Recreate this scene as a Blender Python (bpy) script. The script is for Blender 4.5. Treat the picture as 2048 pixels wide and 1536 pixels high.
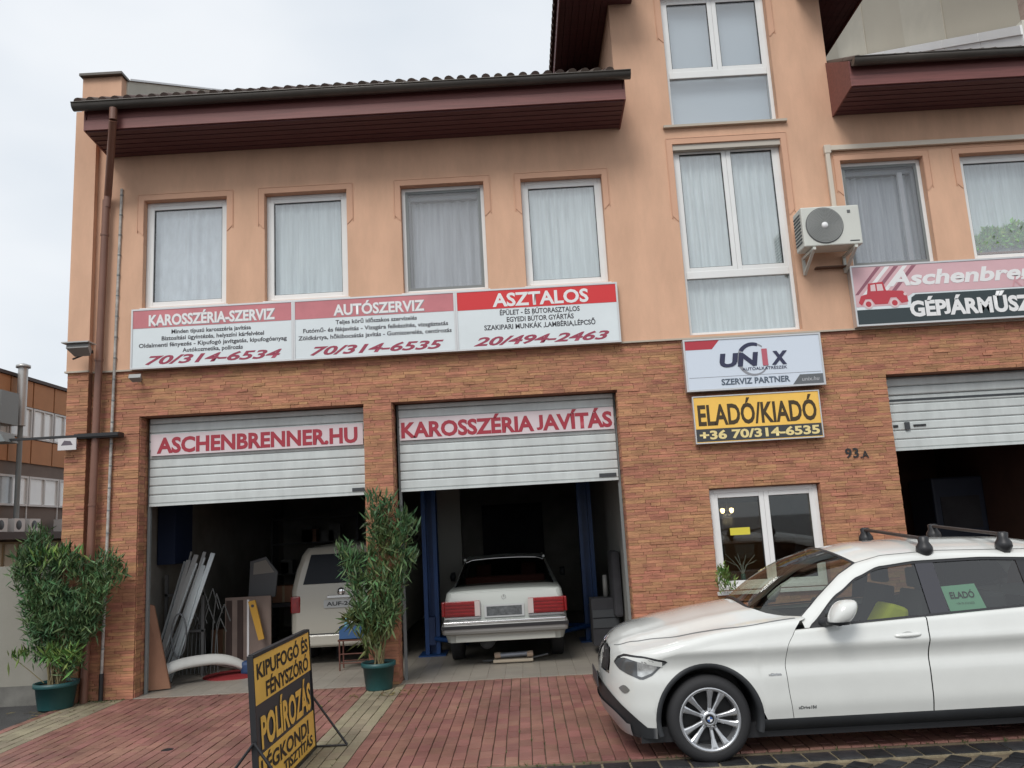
import bpy, bmesh, math, random
from mathutils import Vector, Matrix
from math import sin, cos, pi, radians, sqrt
random.seed(7)
SC = bpy.context.scene
COL = SC.collection
for o in list(bpy.data.objects): bpy.data.objects.remove(o)

# ------------------------------------------------------------- camera
cam_d = bpy.data.cameras.new('camera'); cam = bpy.data.objects.new('camera', cam_d); COL.objects.link(cam)
F_PX, PITCH, ROLL, YAW = 1640.0, .17275, .05549, -.00537
cp, sp = cos(PITCH), sin(PITCH)
fwd = Vector((sin(YAW)*cp, cos(YAW)*cp, sp)); rgt = Vector((cos(YAW), -sin(YAW), 0)); upv = rgt.cross(fwd)
c_, s_ = cos(ROLL), sin(ROLL)
r2 = rgt*c_ - upv*s_; u2 = rgt*s_ + upv*c_
M = Matrix((r2, u2, -fwd)).transposed().to_4x4(); M.translation = Vector((0, -10.408, 1.8))
cam.matrix_world = M
cam_d.sensor_fit = 'HORIZONTAL'; cam_d.sensor_width = 36; cam_d.lens = F_PX/2048*36
cam_d.clip_start = .05; cam_d.clip_end = 3000
SC.camera = cam

# ------------------------------------------------------------- light
w = bpy.data.worlds.new('World'); SC.world = w; w.use_nodes = True
nt = w.node_tree; N = nt.nodes; L = nt.links
bg = N['Background']; bg.inputs['Strength'].default_value = .1
sky = N.new('ShaderNodeTexSky'); sky.sky_type = 'NISHITA'; sky.sun_disc = False
sky.sun_elevation = radians(48); sky.sun_rotation = radians(200); sky.air_density = 1.5; sky.dust_density = 3
tc = N.new('ShaderNodeTexCoord'); mp = N.new('ShaderNodeMapping'); mp.inputs['Scale'].default_value = (1, 1, 2.2)
L.new(tc.outputs['Generated'], mp.inputs['Vector'])
nz = N.new('ShaderNodeTexNoise'); nz.inputs['Scale'].default_value = 1.7; nz.inputs['Detail'].default_value = 4; nz.inputs['Roughness'].default_value = .5
L.new(mp.outputs[0], nz.inputs['Vector'])
rp = N.new('ShaderNodeValToRGB'); L.new(nz.outputs['Fac'], rp.inputs['Fac'])
rp.color_ramp.elements[0].position = .33; rp.color_ramp.elements[0].color = (.66, .725, .80, 1)
rp.color_ramp.elements[1].position = .62; rp.color_ramp.elements[1].color = (.875, .905, .94, 1)
sc_ = N.new('ShaderNodeVectorMath'); sc_.operation = 'SCALE'; sc_.inputs['Scale'].default_value = 8.3
L.new(rp.outputs['Color'], sc_.inputs[0])
mx = N.new('ShaderNodeMix'); mx.data_type = 'RGBA'; mx.inputs[0].default_value = .93
L.new(sky.outputs[0], mx.inputs[6]); L.new(sc_.outputs[0], mx.inputs[7]); L.new(mx.outputs[2], bg.inputs['Color'])
sd = bpy.data.lights.new('sun', 'SUN'); sd.energy = 1.5; sd.angle = radians(24); sd.color = (1, .97, .93)
so = bpy.data.objects.new('sun', sd); COL.objects.link(so)
_el, _az = radians(48), radians(200)   # azimuth clockwise from +Y
sdir = Vector((sin(_az)*cos(_el), cos(_az)*cos(_el), sin(_el)))
so.rotation_euler = sdir.to_track_quat('Z', 'Y').to_euler()
SC.view_settings.view_transform = 'Standard'; SC.view_settings.look = 'None'
SC.view_settings.exposure = 0.36; SC.view_settings.gamma = 1; SC.view_settings.use_curve_mapping = False
SC.render.engine = 'CYCLES'
SC.cycles.use_denoising = True
SC.cycles.max_bounces = 7; SC.cycles.diffuse_bounces = 4; SC.cycles.glossy_bounces = 3
SC.cycles.transparent_max_bounces = 12; SC.cycles.transmission_bounces = 4
SC.cycles.caustics_reflective = False; SC.cycles.caustics_refractive = False

# ------------------------------------------------------------- materials
MATS = {}
def mat(name, col, rough=.6, metal=0., var=0., vscale=3., bump=0., bscale=60., col2=None, spec=.5, rnd=0., coat=0., stretch=(1,1,1), stain=None, emit=None, es=1.):
    if name in MATS: return MATS[name]
    m = bpy.data.materials.new(name); m.use_nodes = True; t = m.node_tree; n = t.nodes; l = t.links
    b = n['Principled BSDF']; b.inputs['Roughness'].default_value = rough; b.inputs['Metallic'].default_value = metal
    b.inputs['Specular IOR Level'].default_value = spec
    if coat: b.inputs['Coat Weight'].default_value = coat; b.inputs['Coat Roughness'].default_value = .06
    col = tuple(col)+(1,); b.inputs['Base Color'].default_value = col
    tcn = n.new('ShaderNodeTexCoord'); mpn = n.new('ShaderNodeMapping'); mpn.inputs['Scale'].default_value = stretch
    if rnd: geo = n.new('ShaderNodeNewGeometry'); l.new(geo.outputs['Position'], mpn.inputs['Vector'])
    else: l.new(tcn.outputs['Object'], mpn.inputs['Vector'])
    src = None
    if var or col2:
        z = n.new('ShaderNodeTexNoise'); z.inputs['Scale'].default_value = vscale; z.inputs['Detail'].default_value = 5; z.inputs['Roughness'].default_value = .6
        l.new(mpn.outputs[0], z.inputs['Vector'])
        r = n.new('ShaderNodeValToRGB'); l.new(z.outputs['Fac'], r.inputs['Fac'])
        r.color_ramp.elements[0].position = .3; r.color_ramp.elements[1].position = .7
        if col2: r.color_ramp.elements[0].color = col; r.color_ramp.elements[1].color = tuple(col2)+(1,)
        else:
            r.color_ramp.elements[0].color = tuple(max(0, c*(1-var)) for c in col[:3])+(1,)
            r.color_ramp.elements[1].color = tuple(min(1, c*(1+var)) for c in col[:3])+(1,)
        src = r.outputs['Color']
    if rnd:
        # per-piece tone: attribute 'rnd' on joined pieces + object random on single ones
        a = n.new('ShaderNodeAttribute'); a.attribute_name = 'rnd'; oi = n.new('ShaderNodeObjectInfo')
        ad = n.new('ShaderNodeMath'); ad.operation = 'ADD'; l.new(a.outputs['Fac'], ad.inputs[0]); l.new(oi.outputs['Random'], ad.inputs[1])
        fr = n.new('ShaderNodeMath'); fr.operation = 'FRACT'; l.new(ad.outputs[0], fr.inputs[0])
        mr = n.new('ShaderNodeMapRange'); mr.inputs['To Min'].default_value = 1-rnd; mr.inputs['To Max'].default_value = 1+rnd
        l.new(fr.outputs[0], mr.inputs['Value'])
        vm = n.new('ShaderNodeVectorMath'); vm.operation = 'SCALE'; l.new(mr.outputs[0], vm.inputs['Scale'])
        if src: l.new(src, vm.inputs[0])
        else: vm.inputs[0].default_value = col[:3]
        hs = n.new('ShaderNodeHueSaturation')
        m2 = n.new('ShaderNodeMath'); m2.operation = 'MULTIPLY'; m2.inputs[1].default_value = 7.3; l.new(fr.outputs[0], m2.inputs[0])
        f2 = n.new('ShaderNodeMath'); f2.operation = 'FRACT'; l.new(m2.outputs[0], f2.inputs[0])
        m3 = n.new('ShaderNodeMapRange'); m3.inputs['To Min'].default_value = .5-.035*rnd/.3; m3.inputs['To Max'].default_value = .5+.025*rnd/.3; l.new(f2.outputs[0], m3.inputs['Value'])
        l.new(m3.outputs[0], hs.inputs['Hue']); l.new(vm.outputs[0], hs.inputs['Color'])
        src = hs.outputs['Color']
    if stain:
        amt, ssc, sst = stain
        g2 = n.new('ShaderNodeNewGeometry'); mp2 = n.new('ShaderNodeMapping'); mp2.inputs['Scale'].default_value = sst; l.new(g2.outputs['Position'], mp2.inputs['Vector'])
        z2 = n.new('ShaderNodeTexNoise'); z2.inputs['Scale'].default_value = ssc; z2.inputs['Detail'].default_value = 7; z2.inputs['Roughness'].default_value = .65; l.new(mp2.outputs[0], z2.inputs['Vector'])
        r2_ = n.new('ShaderNodeValToRGB'); r2_.color_ramp.elements[0].position = .36; r2_.color_ramp.elements[1].position = .62
        r2_.color_ramp.elements[0].color = (1-amt, 1-amt, 1-amt, 1); r2_.color_ramp.elements[1].color = (1, 1, 1, 1); l.new(z2.outputs['Fac'], r2_.inputs['Fac'])
        mm = n.new('ShaderNodeMix'); mm.data_type = 'RGBA'; mm.blend_type = 'MULTIPLY'; mm.inputs[0].default_value = 1
        if src: l.new(src, mm.inputs[6])
        else: mm.inputs[6].default_value = col
        l.new(r2_.outputs['Color'], mm.inputs[7]); src = mm.outputs[2]
    if src: l.new(src, b.inputs['Base Color'])
    if bump:
        z = n.new('ShaderNodeTexNoise'); z.inputs['Scale'].default_value = bscale; z.inputs['Detail'].default_value = 4
        l.new(mpn.outputs[0], z.inputs['Vector'])
        bp = n.new('ShaderNodeBump'); bp.inputs['Strength'].default_value = bump; bp.inputs['Distance'].default_value = .01
        l.new(z.outputs['Fac'], bp.inputs['Height']); l.new(bp.outputs[0], b.inputs['Normal'])
    if emit: b.inputs['Emission Color'].default_value = tuple(emit)+(1,); b.inputs['Emission Strength'].default_value = es
    MATS[name] = m; return m

def glass(name, tint=(.9, .95, .95), refl=.12, rough=.02, bias=.9):
    if name in MATS: return MATS[name]
    m = bpy.data.materials.new(name); m.use_nodes = True; t = m.node_tree; n = t.nodes; l = t.links
    n.remove(n['Principled BSDF']); out = n['Material Output']
    tr = n.new('ShaderNodeBsdfTransparent'); tr.inputs[0].default_value = tuple(tint)+(1,)
    gl = n.new('ShaderNodeBsdfGlossy'); gl.inputs['Roughness'].default_value = rough; gl.inputs[0].default_value = (1, 1, 1, 1)
    lw = n.new('ShaderNodeLayerWeight'); lw.inputs['Blend'].default_value = .5
    pw = n.new('ShaderNodeMath'); pw.operation = 'POWER'; pw.inputs[1].default_value = 5; l.new(lw.outputs['Facing'], pw.inputs[0])
    ma = n.new('ShaderNodeMath'); ma.operation = 'MULTIPLY_ADD'; ma.inputs[1].default_value = bias; ma.inputs[2].default_value = refl+.03; ma.use_clamp = True
    l.new(pw.outputs[0], ma.inputs[0]); mxs = n.new('ShaderNodeMixShader'); l.new(ma.outputs[0], mxs.inputs[0])
    l.new(tr.outputs[0], mxs.inputs[1]); l.new(gl.outputs[0], mxs.inputs[2]); l.new(mxs.outputs[0], out.inputs['Surface'])
    MATS[name] = m; return m

def brick_mat():
    m = mat('brick_slip', (.45, .205, .122), rough=.85, col2=(.55, .28, .145), vscale=1.1, rnd=.14, bump=.6, bscale=24, stretch=(1, 1, 3.5), stain=(.34, 4.2, (1, 1, 3.2)))  # stain noise also puts short shadow streaks into the brick colour
    return m
PLASTER = mat('plaster_peach', (.73, .45, .305), rough=.9, var=.05, vscale=.7, bump=.3, bscale=160, stain=(.15, 1.3, (1.6, 1, .45)))
TRIM = mat('plaster_trim_salmon', (.66, .39, .265), rough=.88, var=.05, vscale=2, bump=.15, bscale=200)
CREAM = mat('cream_render', (.60, .58, .50), rough=.9, var=.08, vscale=1.5, bump=.2, bscale=150)
BRICK = brick_mat()
MORTAR = mat('brick_backing', (.27, .14, .09), rough=.95, var=.2, vscale=8, bump=.3)
PVC = mat('white_pvc', (.80, .81, .80), rough=.35, var=.03)
SILLM = mat('beige_metal_sill', (.48, .42, .34), rough=.5)
CURT = mat('sheer_curtain', (.70, .735, .74), rough=.95, var=.18, vscale=3.2, stretch=(7, 3, .35))  # vertical streaks put the light and shade of folds into the colour
CURTP = mat('patterned_curtain', (.66, .68, .73), rough=.95, var=.12, vscale=7, stretch=(2, 2, .7))
BLIND = mat('grey_blind', (.47, .51, .57), rough=.8)
PANE = glass('window_glass', (.95, .975, .98), .13)
PANED = glass('dark_room_glass', (.72, .76, .74), .035)
NET = glass('insect_screen', (.80, .81, .83), .05, .5, .25)
NETF = mat('grey_net_frame', (.20, .22, .22), rough=.5)
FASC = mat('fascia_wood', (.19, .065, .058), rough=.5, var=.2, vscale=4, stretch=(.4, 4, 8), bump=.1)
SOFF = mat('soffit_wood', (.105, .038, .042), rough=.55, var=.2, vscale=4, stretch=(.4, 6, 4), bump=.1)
GUTT = mat('brown_gutter', (.085, .075, .065), rough=.35, var=.15, metal=.3)
PIPEM = mat('brown_downpipe', (.20, .095, .065), rough=.4, var=.12)
TILE = mat('roof_tile_brown', (.10, .07, .055), rough=.8, var=.25, rnd=.2)
SHUT = mat('shutter_paint', (.60, .64, .63), rough=.38, var=.04, vscale=1.5, stain=(.14, 2.0, (2.5, 1, .8)))
SHUTD = mat('shutter_groove', (.26, .28, .29), rough=.5)
WHITE = mat('white_panel', (.72, .78, .80), rough=.4, var=.04, vscale=2)
ALU = mat('aluminium_frame', (.62, .62, .62), rough=.35, metal=.6)
BLACKM = mat('black_metal', (.02, .02, .022), rough=.4)
DARKP = mat('dark_plastic', (.025, .027, .03), rough=.55, var=.2)
RED = mat('sign_red', (.66, .03, .035), rough=.4)
PINK = mat('faded_sign_red', (.56, .19, .21), rough=.45, var=.12, vscale=2)
PINKL = mat('faded_pink', (.66, .42, .45), rough=.5, var=.05)
LRED = mat('letter_red', (.36, .03, .05), rough=.5)
LBLK = mat('letter_dark', (.05, .05, .06), rough=.6)
LWHT = mat('letter_white', (.80, .80, .80), rough=.5)
YEL = mat('sign_yellow', (.92, .56, .11), rough=.45, var=.07, vscale=3)
CHAR = mat('sign_charcoal', (.045, .05, .055), rough=.5)
GREENP = mat('green_flowerpot', (.012, .068, .070), rough=.45, var=.12)
SOIL = mat('soil', (.04, .03, .02), rough=.95, bump=.5)
def leafmat(name, c1, c2):
    m = mat(name, c1, rough=.5, rnd=.45, col2=c2, vscale=2.5, spec=.4)
    return m
LEAF = leafmat('oleander_leaf', (.042, .10, .040), (.095, .17, .062))
LEAF2 = leafmat('light_leaf', (.08, .17, .04), (.14, .25, .06))
STEM = mat('oleander_stem', (.17, .14, .07), rough=.8, var=.3, vscale=8)
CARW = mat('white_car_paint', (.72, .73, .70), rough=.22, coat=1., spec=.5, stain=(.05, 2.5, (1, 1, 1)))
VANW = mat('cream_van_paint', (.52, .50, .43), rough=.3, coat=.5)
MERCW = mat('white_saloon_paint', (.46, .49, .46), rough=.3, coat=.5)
CGLASS = glass('car_glass', (.50, .56, .53), .06, .02, .7)
CGLASSD = glass('dark_car_glass', (.12, .13, .14), .05)
RUB = mat('tyre_rubber', (.022, .022, .024), rough=.75, bump=.2, bscale=120)
RIM = mat('alloy_rim', (.62, .63, .65), rough=.28, metal=.85)
CHROME = mat('chrome', (.72, .72, .72), rough=.12, metal=1)
REDL = mat('red_lamp', (.27, .010, .012), rough=.2, coat=.6, var=.3, vscale=12)
ORGL = mat('orange_lamp', (.55, .13, .02), rough=.2, coat=.6)
CLEAR = mat('lamp_clear', (.55, .57, .58), rough=.12, metal=.5)
SILV = mat('silver_plastic', (.45, .47, .48), rough=.35, metal=.5)
BLUEM = mat('blue_lift_paint', (.010, .05, .17), rough=.4, var=.15)
INT = mat('garage_wall', (.24, .23, .205), rough=.9, var=.2, vscale=2)
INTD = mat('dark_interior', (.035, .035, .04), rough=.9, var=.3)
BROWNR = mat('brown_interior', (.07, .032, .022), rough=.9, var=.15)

# ------------------------------------------------------------- helpers
def link(name, me, m, parent=None):
    o = bpy.data.objects.new(name, me); COL.objects.link(o)
    if m is not None:
        for mm in (m if isinstance(m, (list, tuple)) else [m]): me.materials.append(mm)
    if parent: o.parent = parent
    return o
def tag(o, label=None, cat=None, group=None, kind=None):
    if label: o['label'] = label
    if cat: o['category'] = cat
    if group: o['group'] = group
    if kind: o['kind'] = kind
    return o
def thing(name, label, cat, loc=(0, 0, 0), rz=0, group=None):
    o = bpy.data.objects.new(name, None); COL.objects.link(o); o.location = loc; o.rotation_euler = (0, 0, rz)
    o.empty_display_size = .1
    return tag(o, label, cat, group)

class MB:
    def __init__(s): s.v = []; s.f = []; s.mi = []; s.r = []; s.smooth = []
    def quad(s, *idx, mi=0, sm=False): s.f.append(tuple(idx)); s.mi.append(mi); s.smooth.append(sm)
    def add(s, vs, fs, mi=0, sm=False, r=0.):
        b = len(s.v); s.v += [tuple(p) for p in vs]; s.r += [r]*len(vs)
        for f in fs: s.f.append(tuple(i+b for i in f)); s.mi.append(mi); s.smooth.append(sm)
        return s
    def box(s, x0, x1, y0, y1, z0, z1, mi=0, r=0., noback=False):
        v = [(x0,y0,z0),(x1,y0,z0),(x1,y1,z0),(x0,y1,z0),(x0,y0,z1),(x1,y0,z1),(x1,y1,z1),(x0,y1,z1)]
        f = [(0,3,2,1),(4,5,6,7),(0,1,5,4),(1,2,6,5),(3,0,4,7)]
        if not noback: f.append((2,3,7,6))
        return s.add(v, f, mi, False, r)
    def tube(s, p, q, r0, r1=None, n=8, mi=0, cap=True, sm=True, r=0.):
        if r1 is None: r1 = r0
        p, q = Vector(p), Vector(q); d = (q-p).normalized(); a = d.orthogonal().normalized(); b = d.cross(a)
        v = []; f = []
        for k in range(n):
            t = 2*pi*k/n; e = a*cos(t)+b*sin(t); v.append(p+e*r0); v.append(q+e*r1)
        for k in range(n):
            j = (k+1) % n; f.append((2*k, 2*j, 2*j+1, 2*k+1))
        s.add(v, f, mi, sm, r)
        if cap:
            s.add([v[2*k] for k in range(n)], [tuple(range(n-1, -1, -1))], mi, False, r)
            s.add([v[2*k+1] for k in range(n)], [tuple(range(n))], mi, False, r)
        return s
    def path(s, pts, r, n=8, mi=0):
        for a, b in zip(pts[:-1], pts[1:]): s.tube(a, b, r, r, n, mi)
        return s
    def lathe(s, prof, c=(0, 0, 0), axis='Z', n=32, mi=0, sm=True, a0=0., a1=2*pi):
        c = Vector(c); v = []; f = []; m = len(prof); full = abs(a1-a0-2*pi) < 1e-6; cols = n if full else n+1
        for k in range(cols):
            t = a0+(a1-a0)*k/n
            for (rr, h) in prof:
                if axis == 'Z': p = (rr*cos(t), rr*sin(t), h)
                elif axis == 'Y': p = (rr*cos(t), h, rr*sin(t))
                else: p = (h, rr*cos(t), rr*sin(t))
                v.append(c+Vector(p))
        for k in range(n):
            j = (k+1) % cols
            for i in range(m-1):
                q = (k*m+i, j*m+i, j*m+i+1, k*m+i+1)
                f.append(q if axis == 'Z' or axis == 'X' else q[::-1])
        return s.add(v, f, mi, sm)
    def grid(s, P, mi=0, sm=True, flip=False):
        n, m = len(P), len(P[0]); v = [p for row in P for p in row]; f = []
        for i in range(n-1):
            for j in range(m-1):
                q = (i*m+j, (i+1)*m+j, (i+1)*m+j+1, i*m+j+1); f.append(q[::-1] if flip else q)
        return s.add(v, f, mi, sm)
    def poly(s, pts, mi=0): return s.add(pts, [tuple(range(len(pts)))], mi)
    def prism(s, pts, d, mi=0):
        # pts: planar loop, d: extrusion vector
        n = len(pts); d = Vector(d); v = [Vector(p) for p in pts]+[Vector(p)+d for p in pts]
        f = [tuple(range(n-1, -1, -1)), tuple(range(n, 2*n))]+[(k, (k+1) % n, (k+1) % n+n, k+n) for k in range(n)]
        return s.add(v, f, mi)
    def mesh(s, name='m'):
        me = bpy.data.meshes.new(name); me.from_pydata([tuple(p) for p in s.v], [], s.f)
        me.polygons.foreach_set('material_index', s.mi); me.polygons.foreach_set('use_smooth', s.smooth)
        if any(s.r):
            a = me.attributes.new('rnd', 'FLOAT', 'POINT'); a.data.foreach_set('value', s.r)
        me.update(); return me
    def build(s, name, m, parent=None, fix=False, bevel=0.):
        me = s.mesh(name)
        if fix:
            bm = bmesh.new(); bm.from_mesh(me); bmesh.ops.remove_doubles(bm, verts=bm.verts, dist=1e-5)
            bmesh.ops.recalc_face_normals(bm, faces=bm.faces); bm.to_mesh(me); bm.free()
        o = link(name, me, m, parent)
        if bevel:
            b = o.modifiers.new('bevel', 'BEVEL'); b.width = bevel; b.segments = 2; b.limit_method = 'ANGLE'
        return o
def box(name, x0, x1, y0, y1, z0, z1, m, parent=None, bevel=0.):
    return MB().box(x0, x1, y0, y1, z0, z1).build(name, m, parent, bevel=bevel)

def _text_raw(s, bold, shear):
    if any(c in s for c in 'ÓóŐő'): bold = min(bold, .029)
    cu = bpy.data.curves.new('t', 'FONT'); cu.body = s; cu.size = 1; cu.offset = bold; cu.shear = shear; cu.resolution_u = 3
    ob = bpy.data.objects.new('t', cu); COL.objects.link(ob)
    dg = bpy.context.evaluated_depsgraph_get(); me = bpy.data.meshes.new_from_object(ob.evaluated_get(dg))
    bpy.data.objects.remove(ob); bpy.data.curves.remove(cu); return me
CAPH = None
def text(s, x0, x1, z0, cap, y, m, parent, bold=.02, shear=0., frame=None, depth=0., name='lettering', rise=0.):
    """flat letters in plane y (facing -Y): widths fitted to x0..x1, capitals cap high; frame maps (x,y,z)->point"""
    global CAPH
    if CAPH is None:
        h = _text_raw('H', 0, 0); CAPH = max(v.co.y for v in h.vertices)
    me = _text_raw(s, bold, shear)
    if s.upper() == s and 'J' in s:
        n = len(me.vertices); par = list(range(n))
        def find(i):
            while par[i] != i: par[i] = par[par[i]]; i = par[i]
            return i
        for e in me.edges: par[find(e.vertices[0])] = find(e.vertices[1])
        isl = {}
        for i in range(n): isl.setdefault(find(i), []).append(i)
        for ids in isl.values():
            lo = min(me.vertices[i].co.y for i in ids); hi = max(me.vertices[i].co.y for i in ids)
            if lo < -.1 and hi > .5:
                for i in ids: me.vertices[i].co.y = (me.vertices[i].co.y-lo)/(hi-lo)*hi
    xs = [v.co.x for v in me.vertices]; a, b = min(xs), max(xs); k = (x1-x0)/(b-a); kz = cap/CAPH
    for v in me.vertices:
        p = (x0+(v.co.x-a)*k, y, z0+v.co.y*kz+rise*(v.co.x-a)*k)
        v.co = frame(p) if frame else p
    me.update()
    return link(name, me, m, parent)

def shell(name, x0, x1, z0, z1, holes, y0, y1, m, parent):
    """wall slab y0 (front) .. y1 (back) with rectangular openings and reveals"""
    xs = sorted({x0, x1, *[h[0] for h in holes], *[h[1] for h in holes]}); zs = sorted({z0, z1, *[h[2] for h in holes], *[h[3] for h in holes]})
    xs = [x for x in xs if x0 <= x <= x1]; zs = [z for z in zs if z0 <= z <= z1]
    def hole(i, j):
        if i < 0 or j < 0 or i >= len(xs)-1 or j >= len(zs)-1: return None
        cx, cz = (xs[i]+xs[i+1])/2, (zs[j]+zs[j+1])/2
        return any(h[0] < cx < h[1] and h[2] < cz < h[3] for h in holes)
    b = MB()
    for i in range(len(xs)-1):
        for j in range(len(zs)-1):
            if hole(i, j): continue
            a, c, d, e = xs[i], xs[i+1], zs[j], zs[j+1]
            b.add([(a,y0,d),(c,y0,d),(c,y0,e),(a,y0,e)], [(0,1,2,3)]); b.add([(a,y1,d),(c,y1,d),(c,y1,e),(a,y1,e)], [(3,2,1,0)])
            for (di, dj, q) in ((-1,0,[(a,y1,d),(a,y0,d),(a,y0,e),(a,y1,e)]), (1,0,[(c,y0,d),(c,y1,d),(c,y1,e),(c,y0,e)]),
                                (0,-1,[(a,y1,d),(c,y1,d),(c,y0,d),(a,y0,d)]), (0,1,[(a,y0,e),(c,y0,e),(c,y1,e),(a,y1,e)])):
                h = hole(i+di, j+dj)
                if h or h is None: b.add(q, [(0,1,2,3)])
    return b.build(name, m, parent, fix=True)
def sub(o, name, me, m=None): return link(name, me, m, o)
# ------------------------------------------------------------- pieces laid one by one
def unit_piece(name, m, ch=.06, top='z'):
    """unit block 0..1 with chamfered outward face (outward = +z for pavers, -y for bricks)"""
    v = [(0,0,0),(1,0,0),(1,1,0),(0,1,0),(0,0,1-ch*.6),(1,0,1-ch*.6),(1,1,1-ch*.6),(0,1,1-ch*.6),(ch,ch,1),(1-ch,ch,1),(1-ch,1-ch,1),(ch,1-ch,1)]
    f = [(0,1,5,4),(1,2,6,5),(2,3,7,6),(3,0,4,7),(4,5,9,8),(5,6,10,9),(6,7,11,10),(7,4,8,11),(8,9,10,11)]
    if top == '-y': v = [(x, -z, y) for x, y, z in v]
    me = bpy.data.meshes.new(name); me.from_pydata(v, [], f); me.materials.append(m); me.update(); return me, v, f
CAMP = Vector((0, -10.408, 1.8))
def lay(name, items, m, parent, n_single=300, top='z', ch=.06, rz=0.):
    """items: (origin, size) blocks; the largest in view are objects of their own, the rest one joined part"""
    me, v, f = unit_piece(name, m, ch, top)
    def px(it):
        o, s = it; c = Vector(o); d = (c-CAMP); q = d.normalized()
        z = d.dot(fwd); inside = z > 0 and abs(d.dot(r2)/z) < .62 and abs(d.dot(u2)/z) < .47
        area = s[0]*s[2] if top == '-y' else s[0]*s[1]*abs(q.z)
        return (area/d.length_squared if inside else 0)
    items = sorted(items, key=lambda it: -px(it))
    for o, s in items[:n_single]:
        ob = bpy.data.objects.new(name, me); COL.objects.link(ob); ob.location = o; ob.scale = s; ob.rotation_euler = (0, 0, rz); ob.parent = parent
    rest = items[n_single:]
    if rest:
        b = MB(); c, s_ = cos(rz), sin(rz)
        for o, s in rest:
            r = random.random()*.98+.01
            b.add([(o[0]+c*x*s[0]-s_*y*s[1], o[1]+s_*x*s[0]+c*y*s[1], o[2]+z*s[2]) for x, y, z in v], f, 0, False, r)
        tag(b.build(name, m, parent), kind='stuff')

# ------------------------------------------------------------- ground
ASPH = mat('wet_asphalt', (.050, .050, .052), rough=.42, var=.35, vscale=1.2, bump=.5, bscale=110)
PAVR = mat('red_paver', (.29, .132, .105), rough=.5, col2=(.36, .19, .148), vscale=.9, rnd=.12, bump=.4, bscale=70, stain=(.38, 1.4, (1, 1, 1)))
PAVY = mat('yellow_paver', (.34, .295, .20), rough=.6, col2=(.27, .235, .16), vscale=2, rnd=.14, bump=.35, bscale=90, stain=(.25, 1.5, (1, 1, 1)))
SETT = mat('dark_basalt_sett', (.026, .027, .031), rough=.33, col2=(.05, .05, .052), vscale=6, rnd=.35, bump=.6, bscale=30)
MOSS = mat('sandy_joint', (.24, .20, .13), rough=.9, var=.4, vscale=12, bump=.4)
MUD = mat('dark_joint', (.09, .065, .045), rough=.8, col2=(.20, .16, .10), vscale=2.2, bump=.4)
TILEF = mat('beige_floor_tile', (.33, .30, .255), rough=.35, var=.12, vscale=1.2, rnd=.05)
g = MB(); g.add([(-600,-600,-.09),(600,-600,-.09),(600,600,-.09),(-600,600,-.09)], [(0,1,2,3)]); tag(g.build('ground', ASPH), kind='structure')
# asphalt strip left of the paving
tag(box('asphalt_yard', -14, -5.62, -3.68, -.0, -.08, -.012, ASPH), kind='structure')
pv = box('pavement', -5.62, 7.5, -3.68, -.0, -.08, -.016, MUD); tag(pv, kind='structure')
red, yel = [], []
random.seed(3)
W_, L_ = .107, .208
xi = -5.60; ci = 0
while xi < 7.45:
    band = (-5.58 <= xi < -5.06) or (-1.98 <= xi < -1.60)
    y = -3.66+(.5*L_ if ci % 2 else 0)
    if ci % 2: (yel if band else red).append(((xi, -3.66, -.05), (W_-.007, .5*L_-.006, .05+random.uniform(-.0015, .0015))))
    while y < -.03:
        l = min(L_, -.01-y)
        if l > .04:
            (yel if band else red).append(((xi, y, -.05), (W_-random.uniform(.006, .012), l-random.uniform(.004, .008), .05+random.uniform(-.0025, .0025))))
        y += L_
    xi += W_; ci += 1
lay('red_paver', red, PAVR, pv); lay('yellow_paver', yel, PAVY, pv, 150)
# road of dark setts
rd = box('road', -14, 12, -6.5, -3.70, -.085, -.047, MUD); tag(rd, kind='structure')
kb = box('kerb_bed', -14, 12, -3.93, -3.684, -.046, -.031, MOSS, rd)
k = []; x = -6
while x < 8:
    ww = .215+random.uniform(-.012, .012); k.append(((x, -3.905, -.055), (ww-.020, .20, .036+random.uniform(-.002, .004)))); x += ww
lay('kerb_stone', k, SETT, rd, 80, ch=.1)
cb = []; a = radians(45); ca, sa = cos(a), sin(a); s0 = .165
for i in range(-60, 90):
    for j in range(-60, 60):
        u, v = i*s0+(j % 2)*.03, j*s0; x, y = ca*u-sa*v, sa*u+ca*v-4.6
        if -6 < x < 8 and -6.2 < y < -4.05:
            cb.append(((x, y, -.076), (s0-.022-random.uniform(0, .01), s0-.022-random.uniform(0, .01), .045+random.uniform(-.004, .006))))
lay('sett', cb, SETT, rd, 220, ch=.12, rz=a)
for nm, x, y, r in (('drain_lid', -5.15, -2.35, .07), ('drain_lid', -3.32, -2.62, .055), ('drain_lid', -4.5, -3.05, .06)):
    MB().lathe([(0, .004), (r*.8, .004), (r, .0)], (x, y, .0), n=16).build(nm, BLACKM, pv)

# ------------------------------------------------------------- the building
bd = thing('garage_building', 'two storey peach and brick car workshop with brown eaves and a tall middle bay', 'building')
D1, D2, D3 = (-4.87, -1.98, 0, 3.465), (-1.62, 1.285, 0, 3.465), (4.735, 7.3, 0, 3.465)
LW = (2.34, 3.735, .88, 2.135)
BRZ = 4.08
shell('wall', -5.78, 7.5, -.1, BRZ-.02, [D1, D2, D3, LW], .022, .30, MORTAR, bd)
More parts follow.
